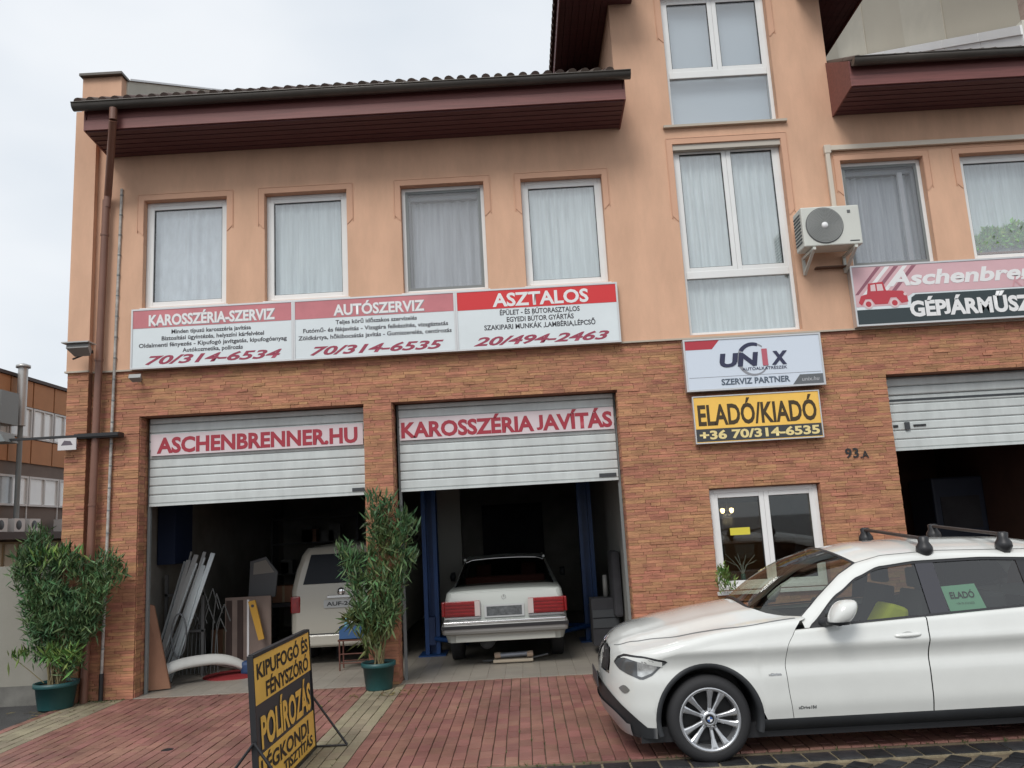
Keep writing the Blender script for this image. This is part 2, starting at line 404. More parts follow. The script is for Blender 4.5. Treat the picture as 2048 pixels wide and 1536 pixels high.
# brick slips
bricks = []; random.seed(11)
holes = [D1, D2, D3, LW]
z = .0; row = 0
while z < BRZ-.02:
    h = random.choice((.030, .036, .042, .034)); h = min(h, BRZ-.012-z)
    if h < .02: break
    edges = [(-5.775, -5.50), (-5.50, 7.48)]
    for (a, b, c, d) in holes:
        if z+h > c+.004 and z < d-.004:
            ne = []
            for (p, q) in edges:
                if b <= p or a >= q: ne.append((p, q)); continue
                if a > p: ne.append((p, a))
                if b < q: ne.append((b, q))
            edges = ne
    for (p, q) in edges:
        x = p
        first = True
        while x < q-1e-4:
            l = random.uniform(.11, .30)
            if first and row % 2: l *= .6
            first = False
            if q-x-l < .09: l = q-x
            dz = random.uniform(.001, .0035)
            bricks.append(((x+.001, .022 if x > -5.505 else -.068, z+.001), (l-random.uniform(.002, .005), .018+random.uniform(0, .005)+(.006 if random.random() < .10 else 0), h-dz)))
            x += l
    z += h; row += 1
# reorder size to unit block (x, depth, height)
lay('brick', bricks, BRICK, bd, 300, top='-y', ch=.035)
box('pier_core', -5.78, -5.502, -.068, .021, -.05, BRZ-.02, MORTAR, bd)
# brick reveals on the door jambs
jb = []
for xj in (D1[0], D2[0], D3[0], LW[0]):
    zz = 0 if xj != LW[0] else LW[2]; top = 3.46 if xj != LW[0] else LW[3]
    while zz < top-.02:
        h = min(.052, top-zz); jb.append((xj, zz, h)); zz += .052
b = MB()
for xj, zz, h in jb:
    b.box(xj-.004, xj+random.uniform(.004, .012), .024, .16 if random.random() < .5 else .19, zz+.002, zz+h-.002, 0, random.random()*.98+.01)
    b.box(xj-.004, xj+random.uniform(.004, .010), .192, .298, zz+.002, zz+h-.002, 0, random.random()*.98+.01)
for xj in (D1[1], D2[1], LW[1]):
    zz = 0 if xj != LW[1] else LW[2]
    while zz < (3.42 if xj != LW[1] else LW[3]-.05):
        b.box(xj-random.uniform(.004, .010), xj+.004, .024, .298, zz+.002, zz+.05, 0, random.random()*.98+.01); zz += .052
tag(b.build('jamb_brick', BRICK, bd), kind='stuff')
box('drip_profile', -5.80, -5.49, -.125, -.095, BRZ-.016, BRZ+.006, SILLM, bd)
MB().box(-5.48, 1.9, -.034, -.004, BRZ-.016, BRZ+.006).box(1.9, 7.5, -.034, -.004, BRZ-.016, BRZ+.006).build('drip_profile', SILLM, bd)
# upper wall
WZ0, WZ1 = 4.905, 6.40
WS = [(-4.87, -3.75), (-3.245, -2.135), (-1.415, -.29), (.205, 1.30), (4.50, 5.61), (6.09, 7.2)]
TALL = (2.28, 3.745, 4.12, 6.77); UPW = (2.30, 3.76, 7.03, 9.02)
uh = [(a, b, WZ0, WZ1) for a, b in WS]
shell('wall', -5.55, 1.58, BRZ, 7.62, [h for h in uh if h[1] < 1.58], -.015, .28, PLASTER, bd)
shell('wall', 1.58, 4.50, BRZ, 10.4, [TALL, UPW], -.015, .28, PLASTER, bd)
shell('wall', 4.50, 7.5, BRZ, 7.62, [h for h in uh if h[0] >= 4.5 and h[1] < 7.5], -.015, .28, PLASTER, bd)
box('pilaster', -5.785, -5.50, -.105, -.001, BRZ-.02, 7.7, PLASTER, bd)
RS = .52
def roof_z(y): return 7.50+RS*(y+.75)
# firewalls left and right: follow the roof slope 0.3 m above it
def firewall(x0, x1, yf, nm, m):
    p = [(x0, yf, 4.06 if x0 < 0 else 4.1), (x0, 12, 4.06), (x0, 12, roof_z(6)+.3-RS*6), (x0, 6, roof_z(6)+.33), (x0, .12, roof_z(.12)+.31), (x0, yf, roof_z(.12)+.31)]
    return MB().prism(p, (x1-x0, 0, 0)).build(nm, m, bd, fix=True)
firewall(-5.77, -5.23, .0, 'firewall', PLASTER)
MB().prism([(-5.232, .14, 7.6), (-5.232, 6, 10.4), (-5.232, 6, roof_z(6)+.32), (-5.232, .14, roof_z(.14)+.30)], (.02, 0, 0)).build('firewall_render', CREAM, bd, fix=True)
box('firewall_cap', -5.79, -5.20, -.07, .16, roof_z(.12)+.31, roof_z(.12)+.345, GUTT, bd)
MB().prism([(-5.79, .16, roof_z(.16)+.31), (-5.79, 6, roof_z(6)+.33), (-5.79, 6, roof_z(6)+.36), (-5.79, .16, roof_z(.16)+.34)], (.60, 0, 0)).build('firewall_cap', ALU, bd, fix=True)
firewall(7.20, 7.5, -.08, 'firewall', CREAM)
METW = mat('white_sheet_metal', (.86, .86, .85), rough=.4, var=.03)
# white sheet metal cladding of the right firewall, in separate panels with seams
ys = [-.08+.93*i for i in range(8)]
for a, c in zip(ys[:-1], ys[1:]):
    a2, c2 = a+.006, c-.006
    MB().prism([(7.198, a2, roof_z(a2)-.1), (7.198, c2, roof_z(c2)-.1), (7.198, c2, roof_z(c2)+.20), (7.198, a2, roof_z(a2)+.20)], (-.012, 0, 0)).build('metal_panel', METW, bd, fix=True)
    MB().prism([(7.53, a2, roof_z(a2)+.20), (7.53, c2, roof_z(c2)+.20), (7.53, c2, roof_z(c2)+.34), (7.53, a2, roof_z(a2)+.34)], (-.365, 0, 0)).build('metal_cap', METW, bd, fix=True)
# outer shell: side and back walls
MB().box(-5.78, -5.55, .3, 12, -.1, 7.6).build('side_wall', PLASTER, bd)
MB().box(7.3, 7.5, .3, 12, -.1, 7.6).build('side_wall', CREAM, bd)
box('back_wall', -5.55, 7.3, 11.7, 12, -.1, 7.6, CREAM, bd)
# floors and rooms
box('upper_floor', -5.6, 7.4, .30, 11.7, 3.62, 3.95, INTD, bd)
box('attic_floor', -5.3, 7.2, .28, 11.7, 7.0, 7.1, INTD, bd)
box('room_partition', -5.6, 7.4, 3.2, 3.3, 3.96, 6.98, INT, bd)
box('bay_back', 1.58, 4.5, 2.2, 2.3, 7.1, 10.2, INT, bd)
box('garage_wall', -5.54, -5.2, .30, 11.7, -.05, 3.6, INT, bd)
box('garage_wall', 1.32, 1.5, .302, 7.5, -.05, 3.6, mat('garage_wall_light', (.30, .30, .28), rough=.9, var=.1), bd)
box('garage_wall', 4.5, 4.62, .302, 11.7, -.05, 3.6, BROWNR, bd)
box('garage_wall', -5.2, 4.5, 7.5, 7.6, -.05, 3.6, INT, bd)
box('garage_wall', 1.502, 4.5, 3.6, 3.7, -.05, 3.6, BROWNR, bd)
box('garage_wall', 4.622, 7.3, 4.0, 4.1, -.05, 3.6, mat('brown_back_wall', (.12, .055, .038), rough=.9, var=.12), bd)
box('garage_column', -1.5, -1.10, 4.0, 4.3, 0, 3.6, mat('grey_column', (.26, .26, .24), rough=.9), bd)
box('garage_doorway', -.9, .4, 7.42, 7.5, 0, 2.3, INTD, bd)
fl = box('garage_floor', -5.2, 1.32, -.0, 7.5, -.06, -.006, MUD, bd)
tl = []; x = -5.17
while x < 1.28:
    y = .01
    while y < 7.4: tl.append(((x, y, -.03), (.2165, .2165, .033))); y += .2195
    x += .2195
lay('floor_tile', tl, TILEF, bd, 300, ch=.012)
box('garage_wall', 7.2, 7.28, .302, 4.0, -.05, 3.6, BROWNR, bd); box('garage_floor', 4.62, 7.3, -.0, 4, -.06, .003, TILEF, bd); box('room_floor', 1.5, 4.5, .3, 3.6, -.06, .0, BROWNR, bd)

# ---- windows
def framebox(b, x0, x1, z0, z1, w_, y0, y1):
    b.box(x0, x0+w_, y0, y1, z0, z1).box(x1-w_, x1, y0, y1, z0, z1).box(x0+w_, x1-w_, y0, y1, z0, z0+w_).box(x0+w_, x1-w_, y0, y1, z1-w_, z1)
    return b
def curtain(x0, x1, z0, z1, y, m, parent, amp=.020, wl=.125, name='curtain'):
    n = max(12, int((x1-x0)/.012)); P = []; ph = random.uniform(0, 6)
    for i in range(n+1):
        x = x0+(x1-x0)*i/n; q = sin(x/wl*2*pi+ph+1.6*sin(x*6+ph))*amp*(.6+.5*sin(x*9+ph))
        P.append([(x, y+q*(.6+.4*t), z0+(z1-z0)*t) for t in (1, .66, .33, 0)])
    return MB().grid(P).build(name, m, parent)
def sash(parent, x0, x1, z0, z1, y=.085, w_=.055, pm=None):
    s = framebox(MB(), x0, x1, z0, z1, w_, y, y+.06).build('sash', PVC, parent, bevel=.006)
    framebox(MB(), x0+w_, x1-w_, z0+w_, z1-w_, .007, y+.012, y+.045).build('gasket', DARKP, parent)
    box('pane', x0+w_+.002, x1-w_-.002, y+.022, y+.034, z0+w_+.002, z1-w_-.002, pm or PANE, parent)
def trimband(x0, x1, z1, zl, w_=.075):
    b = MB(); y0, y1 = -.024, -.0155
    b.box(x0-w_, x1+w_, y0, y1, z1, z1+w_).box(x0-w_, x0, y0, y1, zl, z1).box(x1, x1+w_, y0, y1, zl, z1)
    for s, xx in ((-1, x0), (1, x1)):   # little hooked ends
        b.prism([(xx, y0, zl), (xx+s*w_, y0, zl), (xx+s*w_*.15, y0, zl-.07), (xx, y0, zl-.07)], (0, y1-y0, 0))
        b.box(min(xx+s*(w_+.002), xx+s*(w_+.010)), max(xx+s*(w_+.002), xx+s*(w_+.010)), y0-.004, y1, zl-.03, z1+w_)
    b.box(x0-w_, x1+w_, y0-.004, y1, z1+w_+.002, z1+w_+.010)
    # coloured lining of the reveal
    b.box(x0, x1, -.014, .079, z1-.004, z1-.001).box(x0+.001, x0+.004, -.014, .079, zl-.2, z1-.005).box(x1-.004, x1-.001, -.014, .079, zl-.2, z1-.005)
    return b
def lower_lining(x0, x1, z0, zl):
    box('window_reveal', x0+.001, x0+.004, -.013, .079, z0, zl-.2, PLASTER, bd); box('window_reveal', x1-.004, x1-.001, -.013, .079, z0, zl-.2, PLASTER, bd)
for i, (a, b_) in enumerate(WS):
    trimband(a, b_, WZ1, 5.98).build('window_trim', TRIM, bd, fix=True)
    lower_lining(a, b_, WZ0, 5.98)
    wn = framebox(MB(), a+.004, b_-.004, WZ0, WZ1-.004, .05, .08, .15).build('window', PVC, bd, bevel=.006)
    if i in (2, 4):
        framebox(MB(), a+.055, b_-.055, WZ0+.05, WZ1-.055, .035, .082, .10).build('screen_frame', NETF, wn)
        box('insect_screen', a+.09, b_-.09, .088, .091, WZ0+.085, WZ1-.09, NET, wn)
        dz = .07 if i == 2 else 0
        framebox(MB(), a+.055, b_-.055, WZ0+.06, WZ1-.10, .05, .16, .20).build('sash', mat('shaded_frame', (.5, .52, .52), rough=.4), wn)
        curtain(a+.03, b_-.03, WZ0, WZ1-.16, .25, CURT, wn)
        if i == 4:
            MB().box(b_-.30, b_-.24, .12, .16, WZ0+.05, WZ1-.16).build('tilted_sash', PVC, wn)
    else:
        sash(wn, a+.045, b_-.045, WZ0+.045, WZ1-.05)
        if i < 5: curtain(a+.03, b_-.03, WZ0, WZ1-.02, .19, CURT if i else CURTP, wn)
        curtain(a+.03, b_-.03, WZ0, WZ1-.02, .27, CURT, wn, .02, .13)
    box('window_sill', a-.02, b_+.02, -.03, .078, WZ0-.03, WZ0-.008, PVC, wn)
# tall stairwell windows
def tallwin(x0, x1, z0, z1, zt, cur, nm):
    wn = framebox(MB(), x0+.004, x1-.004, z0, z1-.004, .05, .08, .15).box(x0+.055, x1-.055, .08, .15, zt-.05, zt+.05).build(nm, PVC, bd, bevel=.006)
    xm = (x0+x1)/2
    sash(wn, x0+.045, xm+.005, zt+.042, z1-.045, w_=.062); sash(wn, xm+.007, x1-.045, zt+.042, z1-.045, w_=.062)
    box('pane', x0+.056, x1-.056, .11, .122, z0+.052, zt-.052, PANE, wn)
    if cur:
        curtain(x0+.03, x1-.03, z0, z1-.03, .21, CURT, wn); curtain(x0+.03, x1-.03, z0, z1, .27, CURT, wn, .02, .12)
    else: box('blind', x0+.03, x1-.03, .24, .25, z0, z1, BLIND, wn)
    return wn
tallwin(*TALL[:2], TALL[2], TALL[3], 4.95, True, 'window')
uw = tallwin(*UPW[:2], UPW[2], UPW[3], 7.83, False, 'window')
box('window_sill', 2.18, 3.85, -.07, .078, 6.995, 7.028, SILLM, uw)
trimband(TALL[0], TALL[1], TALL[3], 5.75).build('window_trim', TRIM, bd, fix=True); lower_lining(TALL[0], TALL[1], TALL[2], 5.75)
trimband(UPW[0], UPW[1], UPW[3], 8.35).build('window_trim', TRIM, bd, fix=True); lower_lining(UPW[0], UPW[1], UPW[2], 8.35)
box('shutter_head', 2.284, 3.741, .0, .078, 6.69, 6.765, mat('pale_board', (.50, .46, .40), rough=.6), bd)
# low office window
a, b_, c, d = LW
wn = framebox(MB(), a+.014, b_-.014, c+.004, d-.004, .055, .09, .16).build('window', PVC, bd, bevel=.006)
xm = (a+b_)/2
sash(wn, a+.06, xm+.004, c+.055, d-.055, .095, .06, PANED); sash(wn, xm+.006, b_-.06, c+.055, d-.055, .095, .06, PANED)
box('window_sill', a-.02, b_+.02, -.05, .088, c-.04, c-.001, PVC, wn)
MB().box(2.58, 2.83, .1135, .1155, 1.55, 1.64).build('yellow_sticker', mat('sticker_yellow', (.68, .60, .06), rough=.5), wn)

# ---- roller shutters
def shutter(x0, x1, zb, zm, z1, nm='roller_shutter'):
    s = box(nm, x0, x1, .235, .265, zb, z1, mat('shutter_joint', (.36, .38, .39), rough=.5), bd)
    z = zb+.03; k = 0
    box('bottom_rail', x0, x1, .215, .234, zb-.004, zb+.028, SHUT, s)
    while z < z1-.02:
        h = min(.108, z1-z-.004)
        y0 = .218 if z < zm-.01 else .200
        v = [(x0, y0+.008, z), (x1, y0+.008, z), (x1, y0, z+h*.12), (x0, y0, z+h*.12), (x1, y0, z+h*.88), (x0, y0, z+h*.88), (x1, y0+.012, z+h), (x0, y0+.012, z+h)]
        b = MB().add(v, [(0,1,2,3),(3,2,4,5),(5,4,6,7)]); b.add([(x0, .234, z), (x1, .234, z), (x1, y0+.012, z), (x0, y0+.012, z)], [(0,1,2,3)])
        b.add([(x0, .234, z+h), (x1, .234, z+h), (x1, y0+.012, z+h), (x0, y0+.012, z+h)], [(3,2,1,0)]); b.build('slat', SHUT, s)
        z += h+.007
    for xx in (x0-.03, x1-.005): box('guide_rail', xx, xx+.035, .245, .29, 0, z1, NETF, s)
    return s
def seam(x0, x1, z): pass
s1 = shutter(-4.82, -2.02, 2.32, 2.95, 3.46); s2 = shutter(-1.56, 1.245, 2.33, 2.97, 3.46); s3 = shutter(4.82, 7.26, 2.50, 3.14, 3.46)
box('warning_label', -2.19, -2.03, .210, .217, 2.365, 2.41, CHAR, s1); box('warning_label', 1.00, 1.22, .210, .217, 2.37, 2.42, CHAR, s2)
box('dark_seam', 4.82, 7.26, .214, .2175, 3.135, 3.165, CHAR, s3)
MB().box(4.84, 4.90, .205, .217, 2.80, 2.83).box(5.10, 5.26, .205, .217, 2.80, 2.825).build('bolt', BLACKM, s3)
box('lock', 4.985, 5.045, .19, .217, 2.765, 2.86, CHAR, s3)

# ---- eaves
def eave(x0, x1, left_cheek, tiles_from=None):
    yo, zb, zg = -.70, 7.10, 7.42
    box('fascia', x0, x1, yo, yo+.03, zb, 7.235, FASC, bd); box('fascia', x0+.005, x1-.005, yo+.02, yo+.045, 7.238, 7.42, FASC, bd)
    # soffit boards, one by one
    n = 6
    for i in range(n):
        ya = yo+.032+(abs(yo)-.047)*i/n; yb = yo+.032+(abs(yo)-.047)*(i+1)/n-.006
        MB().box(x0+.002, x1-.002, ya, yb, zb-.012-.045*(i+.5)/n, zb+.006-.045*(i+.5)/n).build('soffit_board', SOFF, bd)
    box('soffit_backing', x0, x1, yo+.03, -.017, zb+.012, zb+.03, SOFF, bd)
    for xx in ((x0-.022, x0-.001), (x1+.001, x1+.022)):
        MB().prism([(xx[0], yo, zb-.005), (xx[0], -.017, zb-.07), (xx[0], -.017, roof_z(0)-.06), (xx[0], yo, 7.44)], (xx[1]-xx[0], 0, 0)).build('eave_cheek', FASC, bd, fix=True)
    # gutter
    P = []
    for xx in (x0-.12 if x0 < 0 else x0-.0, x1+.09 if x1 < 3 else x1):
        P.append([(xx, -.775+.075*cos(t), 7.415+.0-.085*sin(t)) for t in [pi*i/10 for i in range(11)]])
    gt = MB().grid(P).build('gutter', GUTT, bd); gt.modifiers.new('t', 'SOLIDIFY').thickness = .004
    b = MB(); xa, xb = P[0][0][0], P[1][0][0]
    b.tube((xa, -.85, 7.415), (xb, -.85, 7.415), .009, n=6)
    for xe in (xa, xb):
        b.add([(xe, -.775+.075*cos(pi*i/10), 7.415-.085*sin(pi*i/10)) for i in range(11)], [tuple(range(11))])
    b.build('gutter_rim', GUTT, bd)
eave(-5.33, 1.58, True); eave(4.50, 7.19, True)
# roof planes
for xa, xb in ((-5.25, 1.58), (4.50, 7.19)):
    MB().prism([(xa, -.72, 7.44), (xa, 6, roof_z(6)-.04), (xa, 12.2, roof_z(6)-.04-RS*6.2), (xa, 12.2, roof_z(6)-.1-RS*6.2), (xa, 6, roof_z(6)-.10), (xa, -.72, 7.38)], (xb-xa, 0, 0)).build('roof', TILE, bd, fix=True)
# roof tiles: barrel rows
def tile_mesh(l):
    P = []
    for i in range(7):
        t = pi*i/6; P.append([(.5-.5*cos(t), 0, sin(t)*.6), (.5-.5*cos(t), l, sin(t)*.6)])
    b = MB().grid([[(p[0]*.115, p[1], p[2]*.085+.0) for p in r] for r in P], flip=True)
    b.add([(.5*.115-.5*.115*cos(pi*i/6), 0, sin(pi*i/6)*.051) for i in range(7)], [tuple(range(7))[::-1]])
    return b
tm = tile_mesh(.40); tme = tm.mesh('roof_tile'); tme.materials.append(TILE)
ang = math.atan(RS); rest = MB()
for xa, xb in ((-5.44, 1.60), (4.50, 7.15)):
    x = xa
    while x < xb-.1:
        for r in range(12):
            y = -.80+r*.33; zz = roof_z(y)-.03+random.uniform(-.004, .006)-(.045 if x > 3 else 0)
            if x < -5.26 and r > 1: continue
            if x < -5.26 and y > -.4: continue
            if r == 0:
                o = bpy.data.objects.new('roof_tile', tme); COL.objects.link(o); o.location = (x, y, zz); o.rotation_euler = (ang, 0, random.uniform(-.03, .03)); o.parent = bd
            else:
                rr = random.random()*.98
                rest.add([(x+v[0], y+v[1]*cos(ang)-v[2]*sin(ang), zz+v[1]*sin(ang)+v[2]*cos(ang)+.006) for v in tm.v], tm.f, 0, True, rr)
        x += .158
tag(rest.build('roof_tile', TILE, bd), kind='stuff')
# ---- middle bay: side walls, side eaves, front returns, gable roof
BZ = 8.90
box('bay_side', 1.58, 1.80, .28, 6, 7.1, 10.2, PLASTER, bd); box('bay_side', 4.28, 4.50, .28, 6, 7.1, 10.2, PLASTER, bd)
for (xa, xb, rx) in ((.88, 1.575, 1.90), (4.505, 5.20, 4.16)):
    for i in range(7):
        wdt = (xb-xa)/7
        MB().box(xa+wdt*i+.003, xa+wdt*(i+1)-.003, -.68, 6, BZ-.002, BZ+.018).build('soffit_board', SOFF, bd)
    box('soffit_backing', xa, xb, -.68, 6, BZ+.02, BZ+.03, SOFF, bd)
    xe = xa if xa < 1 else xb
    box('fascia', min(xe, xe+(.02 if xa < 1 else -.02))-.0, max(xe, xe+(.02 if xa < 1 else -.02)), -.70, 6, BZ-.03, BZ+.2, FASC, bd)
    x2, x3 = (1.58, rx) if xa < 1 else (rx, 4.50)
    box('eave_return', x2, x3, -.68, -.017, BZ, BZ+.2, SOFF, bd)
    box('fascia', min(xa, x2)+.02, max(xb, x3)-.02, -.70, -.682, BZ-.02, BZ+.22, FASC, bd)
    # side eave roof edge tiles
    b = MB(); y = -.7
    sgn = -1 if xa < 1 else 1
    while y < 6:
        o = MB().lathe([(.05, 0), (.05, .4)], (0, 0, 0), axis='X', n=8)
        b.add([(xe+sgn*.06-sgn*v[0], y+v[1], BZ+.19+v[2]*1.0+v[0]*.8) for v in o.v], o.f, 0, True, random.random()); y += .158
    tag(b.build('verge_tile', TILE, bd), kind='stuff')
xm = 3.04; hh = BZ+.16; top = hh+2.2*.8
for sgn, xe in ((-1, .84), (1, 5.24)):
    MB().prism([(xe, -.72, hh), (xm, -.72, top), (xm, -.72, top+.1), (xe, -.72, hh+.1)], (0, 6.8, 0)).build('roof', TILE, bd, fix=True)
# ---- downpipe, conduit
dp = MB().path([(-4.93, -.79, 7.33), (-4.93, -.79, 7.17), (-5.32, -.10, 6.46), (-5.33, -.10, 6.30)], .048, 12).build('downpipe_elbow', PIPEM, bd)
dp2 = MB().tube((-5.34, -.10, 6.40), (-5.42, -.10, .0), .046, n=14).build('downpipe', PIPEM, bd)
for zz in (.6, 2.35, 4.2, 5.9): MB().tube((-5.34-.08*(6.4-zz)/6.4, -.10, zz), (-5.34-.08*(6.4-zz)/6.4, -.10, zz+.03), .053, n=14).build('pipe_clamp', PIPEM, dp2)
cdm = mat('whitish_conduit', (.42, .40, .37), rough=.6, var=.35, vscale=14)
cd = MB().tube((-5.17, -.03, 6.58), (-5.245, -.035, .32), .019, n=8).build('conduit', cdm, bd)
MB().tube((-5.245, -.035, .32), (-5.245, -.04, 0), .028, n=8).build('conduit_foot', BLACKM, bd)
for i in range(22):
    zz = .6+i*.28; MB().tube((-5.245+.012*zz, -.034, zz), (-5.245+.012*zz, -.034, zz+.014), .0225, n=8).build('conduit_clip', NETF, cd)
# house number
nb = text('93', 4.09, 4.26, 2.43, .115, -.012, BLACKM, bd, .02, name='house_number', depth=.01); text('.A', 4.275, 4.385, 2.42, .085, -.012, BLACKM, bd, .02, name='house_number')
# ------------------------------------------------------------- signs
def signbox(name, label, x0, x1, z0, z1, y=-.10, th=.08, fm=ALU, pm=WHITE, fw=.022, group=None, cat='sign'):
    t = thing(name, label, cat, ((x0+x1)/2, y, z0), group=group)
    def put(o, _t=t):
        if o.parent == _t: o.matrix_parent_inverse = Matrix.Translation(_t.location).inverted()
        return o
    fr = framebox(MB(), x0, x1, z0, z1, fw, y-.008, y+th).build('frame', fm, t); put(fr)
    p = box('panel', x0+fw, x1-fw, y+.0, y+th-.01, z0+fw, z1-fw, pm, t); put(p)
    t['_k'] = 0; del t['_k']
    return t, put
YS = -.101
X0 = -4.96; sw = 2.113
S3 = [('sign', 'white sign with faded pink band reading KAROSSZÉRIA-SZERVIZ, left of three over the doors'),
      ('sign', 'white sign with faded pink band reading AUTÓSZERVIZ, middle of three over the doors'),
      ('sign', 'white sign with bright red band reading ASZTALOS, right of three over the doors')]
txt = [('KAROSSZÉRIA-SZERVIZ', .10, .86, ['Minden típusú karosszéria javítása', 'Biztosítási ügyintézés, helyszíni kárfelvétel', 'Oldalmenti fényezés - Kipufogó javítgatás, kipufogóanyag', 'Autókozmetika, polírozás'], [(.25, .74), (.19, .82), (.05, .96), (.32, .69)], '70/314-6534', (.09, .93)),
       ('AUTÓSZERVIZ', .24, .78, ['Teljes körű időszakos szervizelés', 'Futómű- és fékjavítás - Vizsgára felkészítés, vizsgáztatás', 'Zöldkártya, hőkibocsátás javítás - Gumiszerelés, centírozás'], [(.26, .76), (.06, .95), (.03, .97)], '70/314-6535', (.10, .92)),
       ('ASZTALOS', .22, .79, ['ÉPÜLET - ÉS BÚTORASZTALOS', 'EGYEDI BÚTOR GYÁRTÁS', 'SZAKIPARI MUNKÁK ,LAMBÉRIA,LÉPCSŐ'], [(.27, .76), (.31, .72), (.17, .85)], '20/494-2463', (.10, .93))]
for i in range(3):
    x0 = X0+i*sw+(.002 if i else 0); x1 = X0+(i+1)*sw; z0, z1 = 4.065, 4.865
    t, put = signbox('sign', S3[i][1], x0, x1, z0, z1, YS, .085, group='signs in a row over the two garage doors')
    bandm = RED if i == 2 else PINK
    zb = 4.605 if i < 2 else 4.60
    put(box('header_band', x0+.024, x1-.024, YS-.003, YS-.0005, zb, z1-.024, bandm, t))
    T, ta, tb, lines, sp_, ph, pp = txt[i]
    put(text(T, x0+.018+ta*sw, x0+tb*sw+.06, zb+.03, .135 if i < 2 else .165, YS-.0055, LWHT, t, .035 if i < 2 else .03, name='heading'))
    if i < 2:  # thin grey outline shadow of the heading
        put(text(T, x0+.023+ta*sw, x0+tb*sw+.067, zb+.022, .135, YS-.0045, mat('letter_grey', (.30, .30, .32)), t, .035, name='heading_shadow'))
    nl = len(lines); ztop = zb-.045
    st = .098 if nl == 4 else .105
    for k, (ln, (a, b)) in enumerate(zip(lines, sp_)):
        put(text(ln, x0+a*sw, x0+b*sw, ztop-.045-k*st*(.86 if nl == 4 else .9), .052 if i < 2 else .062, YS-.002, LBLK, t, .022, name='small_print'))
    put(text(ph, x0+pp[0]*sw, x0+pp[1]*sw, z0+.055, .105, YS-.002, mat('letter_wine', (.33, .05, .09)), t, .03, .35, name='phone_number'))
# Aschenbrenner sign
t, put = signbox('sign', 'long pink and black sign reading Aschenbrenner with a red vintage car, at the right edge', 4.40, 7.45, 4.085, 4.895, -.12, .10)
Y4 = -.12
put(box('black_band', 4.424, 7.42, Y4-.003, Y4-.0005, 4.11, 4.30, mat('sign_slate', (.03, .045, .05), rough=.4), t))
pts = [(5.12, 4.30), (7.42, 4.30), (7.42, 4.47), (5.20, 4.47), (5.14, 4.43)]
put(MB().poly([(x, Y4-.0032, z) for x, z in pts]).build('black_band', mat('sign_slate', (0, 0, 0)), t))
put(MB().poly([(x, Y4-.002, z) for x, z in [(4.424, 4.34), (5.08, 4.34), (5.10, 4.45), (5.17, 4.49), (7.42, 4.49), (7.42, 4.87), (4.424, 4.87)]]).build('pink_field', PINKL, t))
for i in range(5):
    x = 4.43+i*.115
    put(MB().poly([(x-.02 if i else 4.426, Y4-.003, 4.50), (x+.04, Y4-.003, 4.50), (x+.37, Y4-.003, 4.86), (x+.31, Y4-.003, 4.86)]).build('stripe', LWHT if i % 2 else mat('stripe_dark', (.30, .12, .16)), t))
put(text('Aschenbrenner', 4.86, 7.34, 4.60, .18, Y4-.005, LWHT, t, .035, .2, name='heading'))
put(text('Kft.', 6.45, 6.75, 4.50, .13, Y4-.006, mat('letter_rose', (.62, .33, .36)), t, .0, .3))
put(text('GÉPJÁRMŰSZERVIZ', 5.10, 7.36, 4.185, .185, Y4-.006, LWHT, t, .045, name='heading'))
def vintage(x, z, s, y, m, parent):
    b = MB()
    body = [(0,.10),(.05,.22),(.16,.25),(.20,.44),(.46,.46),(.50,.30),(.78,.28),(.84,.22),(.86,.08),(.74,.06),(.66,.17),(.56,.17),(.50,.06),(.28,.06),(.22,.16),(.12,.16),(.05,.05)]
    b.poly([(x+a*s, y, z+c*s) for a, c in body][::1]); o = put(b.build('vintage_car_print', m, parent)); 
    b = MB(); b.poly([(x+a*s, y-.001, z+c*s) for a, c in [(.23,.30),(.24,.41),(.32,.42),(.32,.30)]]); b.poly([(x+a*s, y-.001, z+c*s) for a, c in [(.345,.30),(.345,.42),(.44,.42),(.455,.30)]])
    for cx in (.165, .62):
        b.add([(x+(cx+.085*cos(q))*s, y-.001, z+(.07+.085*sin(q))*s) for q in [2*pi*k/16 for k in range(16)]], [tuple(range(16))])
    b.add([(x+(.82+.03*cos(q))*s, y-.0012, z+(.22+.03*sin(q))*s) for q in [2*pi*k/10 for k in range(10)]], [tuple(range(10))])
    put(b.build('vintage_car_print', mat('print_pale', (.72, .55, .56)), parent))
    b = MB()
    for cx in (.165, .62): b.add([(x+(cx+.05*cos(q))*s, y-.002, z+(.07+.05*sin(q))*s) for q in [2*pi*k/16 for k in range(16)]], [tuple(range(16))])
    put(b.build('vintage_car_print', m, parent))
vintage(4.46, 4.32, .74, Y4-.004, mat('print_red', (.50, .05, .07)), t)
# UNIX sign
t, put = signbox('sign', 'white UNIX sign with SZERVIZ PARTNER lettering on the brick wall over the yellow sign', 2.155, 3.915, 3.362, 4.04, -.12, .10, ALU, mat('sign_bluewhite', (.66, .73, .82), rough=.35))
put(MB().poly([(x, Y4-.002, z) for x, z in [(2.18, 3.90), (2.52, 3.90), (2.62, 4.015), (2.18, 4.015)]]).build('red_corner', mat('corner_red', (.45, .04, .06)), t))
put(MB().poly([(x, Y4-.002, z) for x, z in [(3.50, 3.385), (3.89, 3.385), (3.89, 3.51), (3.60, 3.51)]]).build('grey_corner', mat('corner_grey', (.13, .14, .15)), t))
put(text('unix.hu', 3.62, 3.84, 3.425, .05, Y4-.004, mat('pale_grey_letter', (.45, .46, .48)), t, .01, .2))
navy = mat('letter_navy', (.03, .035, .08))
put(MB().grid([[(3.03+(.205*cos(q))*1, Y4-.003, 3.74+.215*sin(q)), (3.03+.178*cos(q-.0)+.012, Y4-.003, 3.74+.190*sin(q))] for q in [radians(50+290*k/30) for k in range(31)]]).build('ring', mat('ring_grey', (.28, .29, .32)), t))
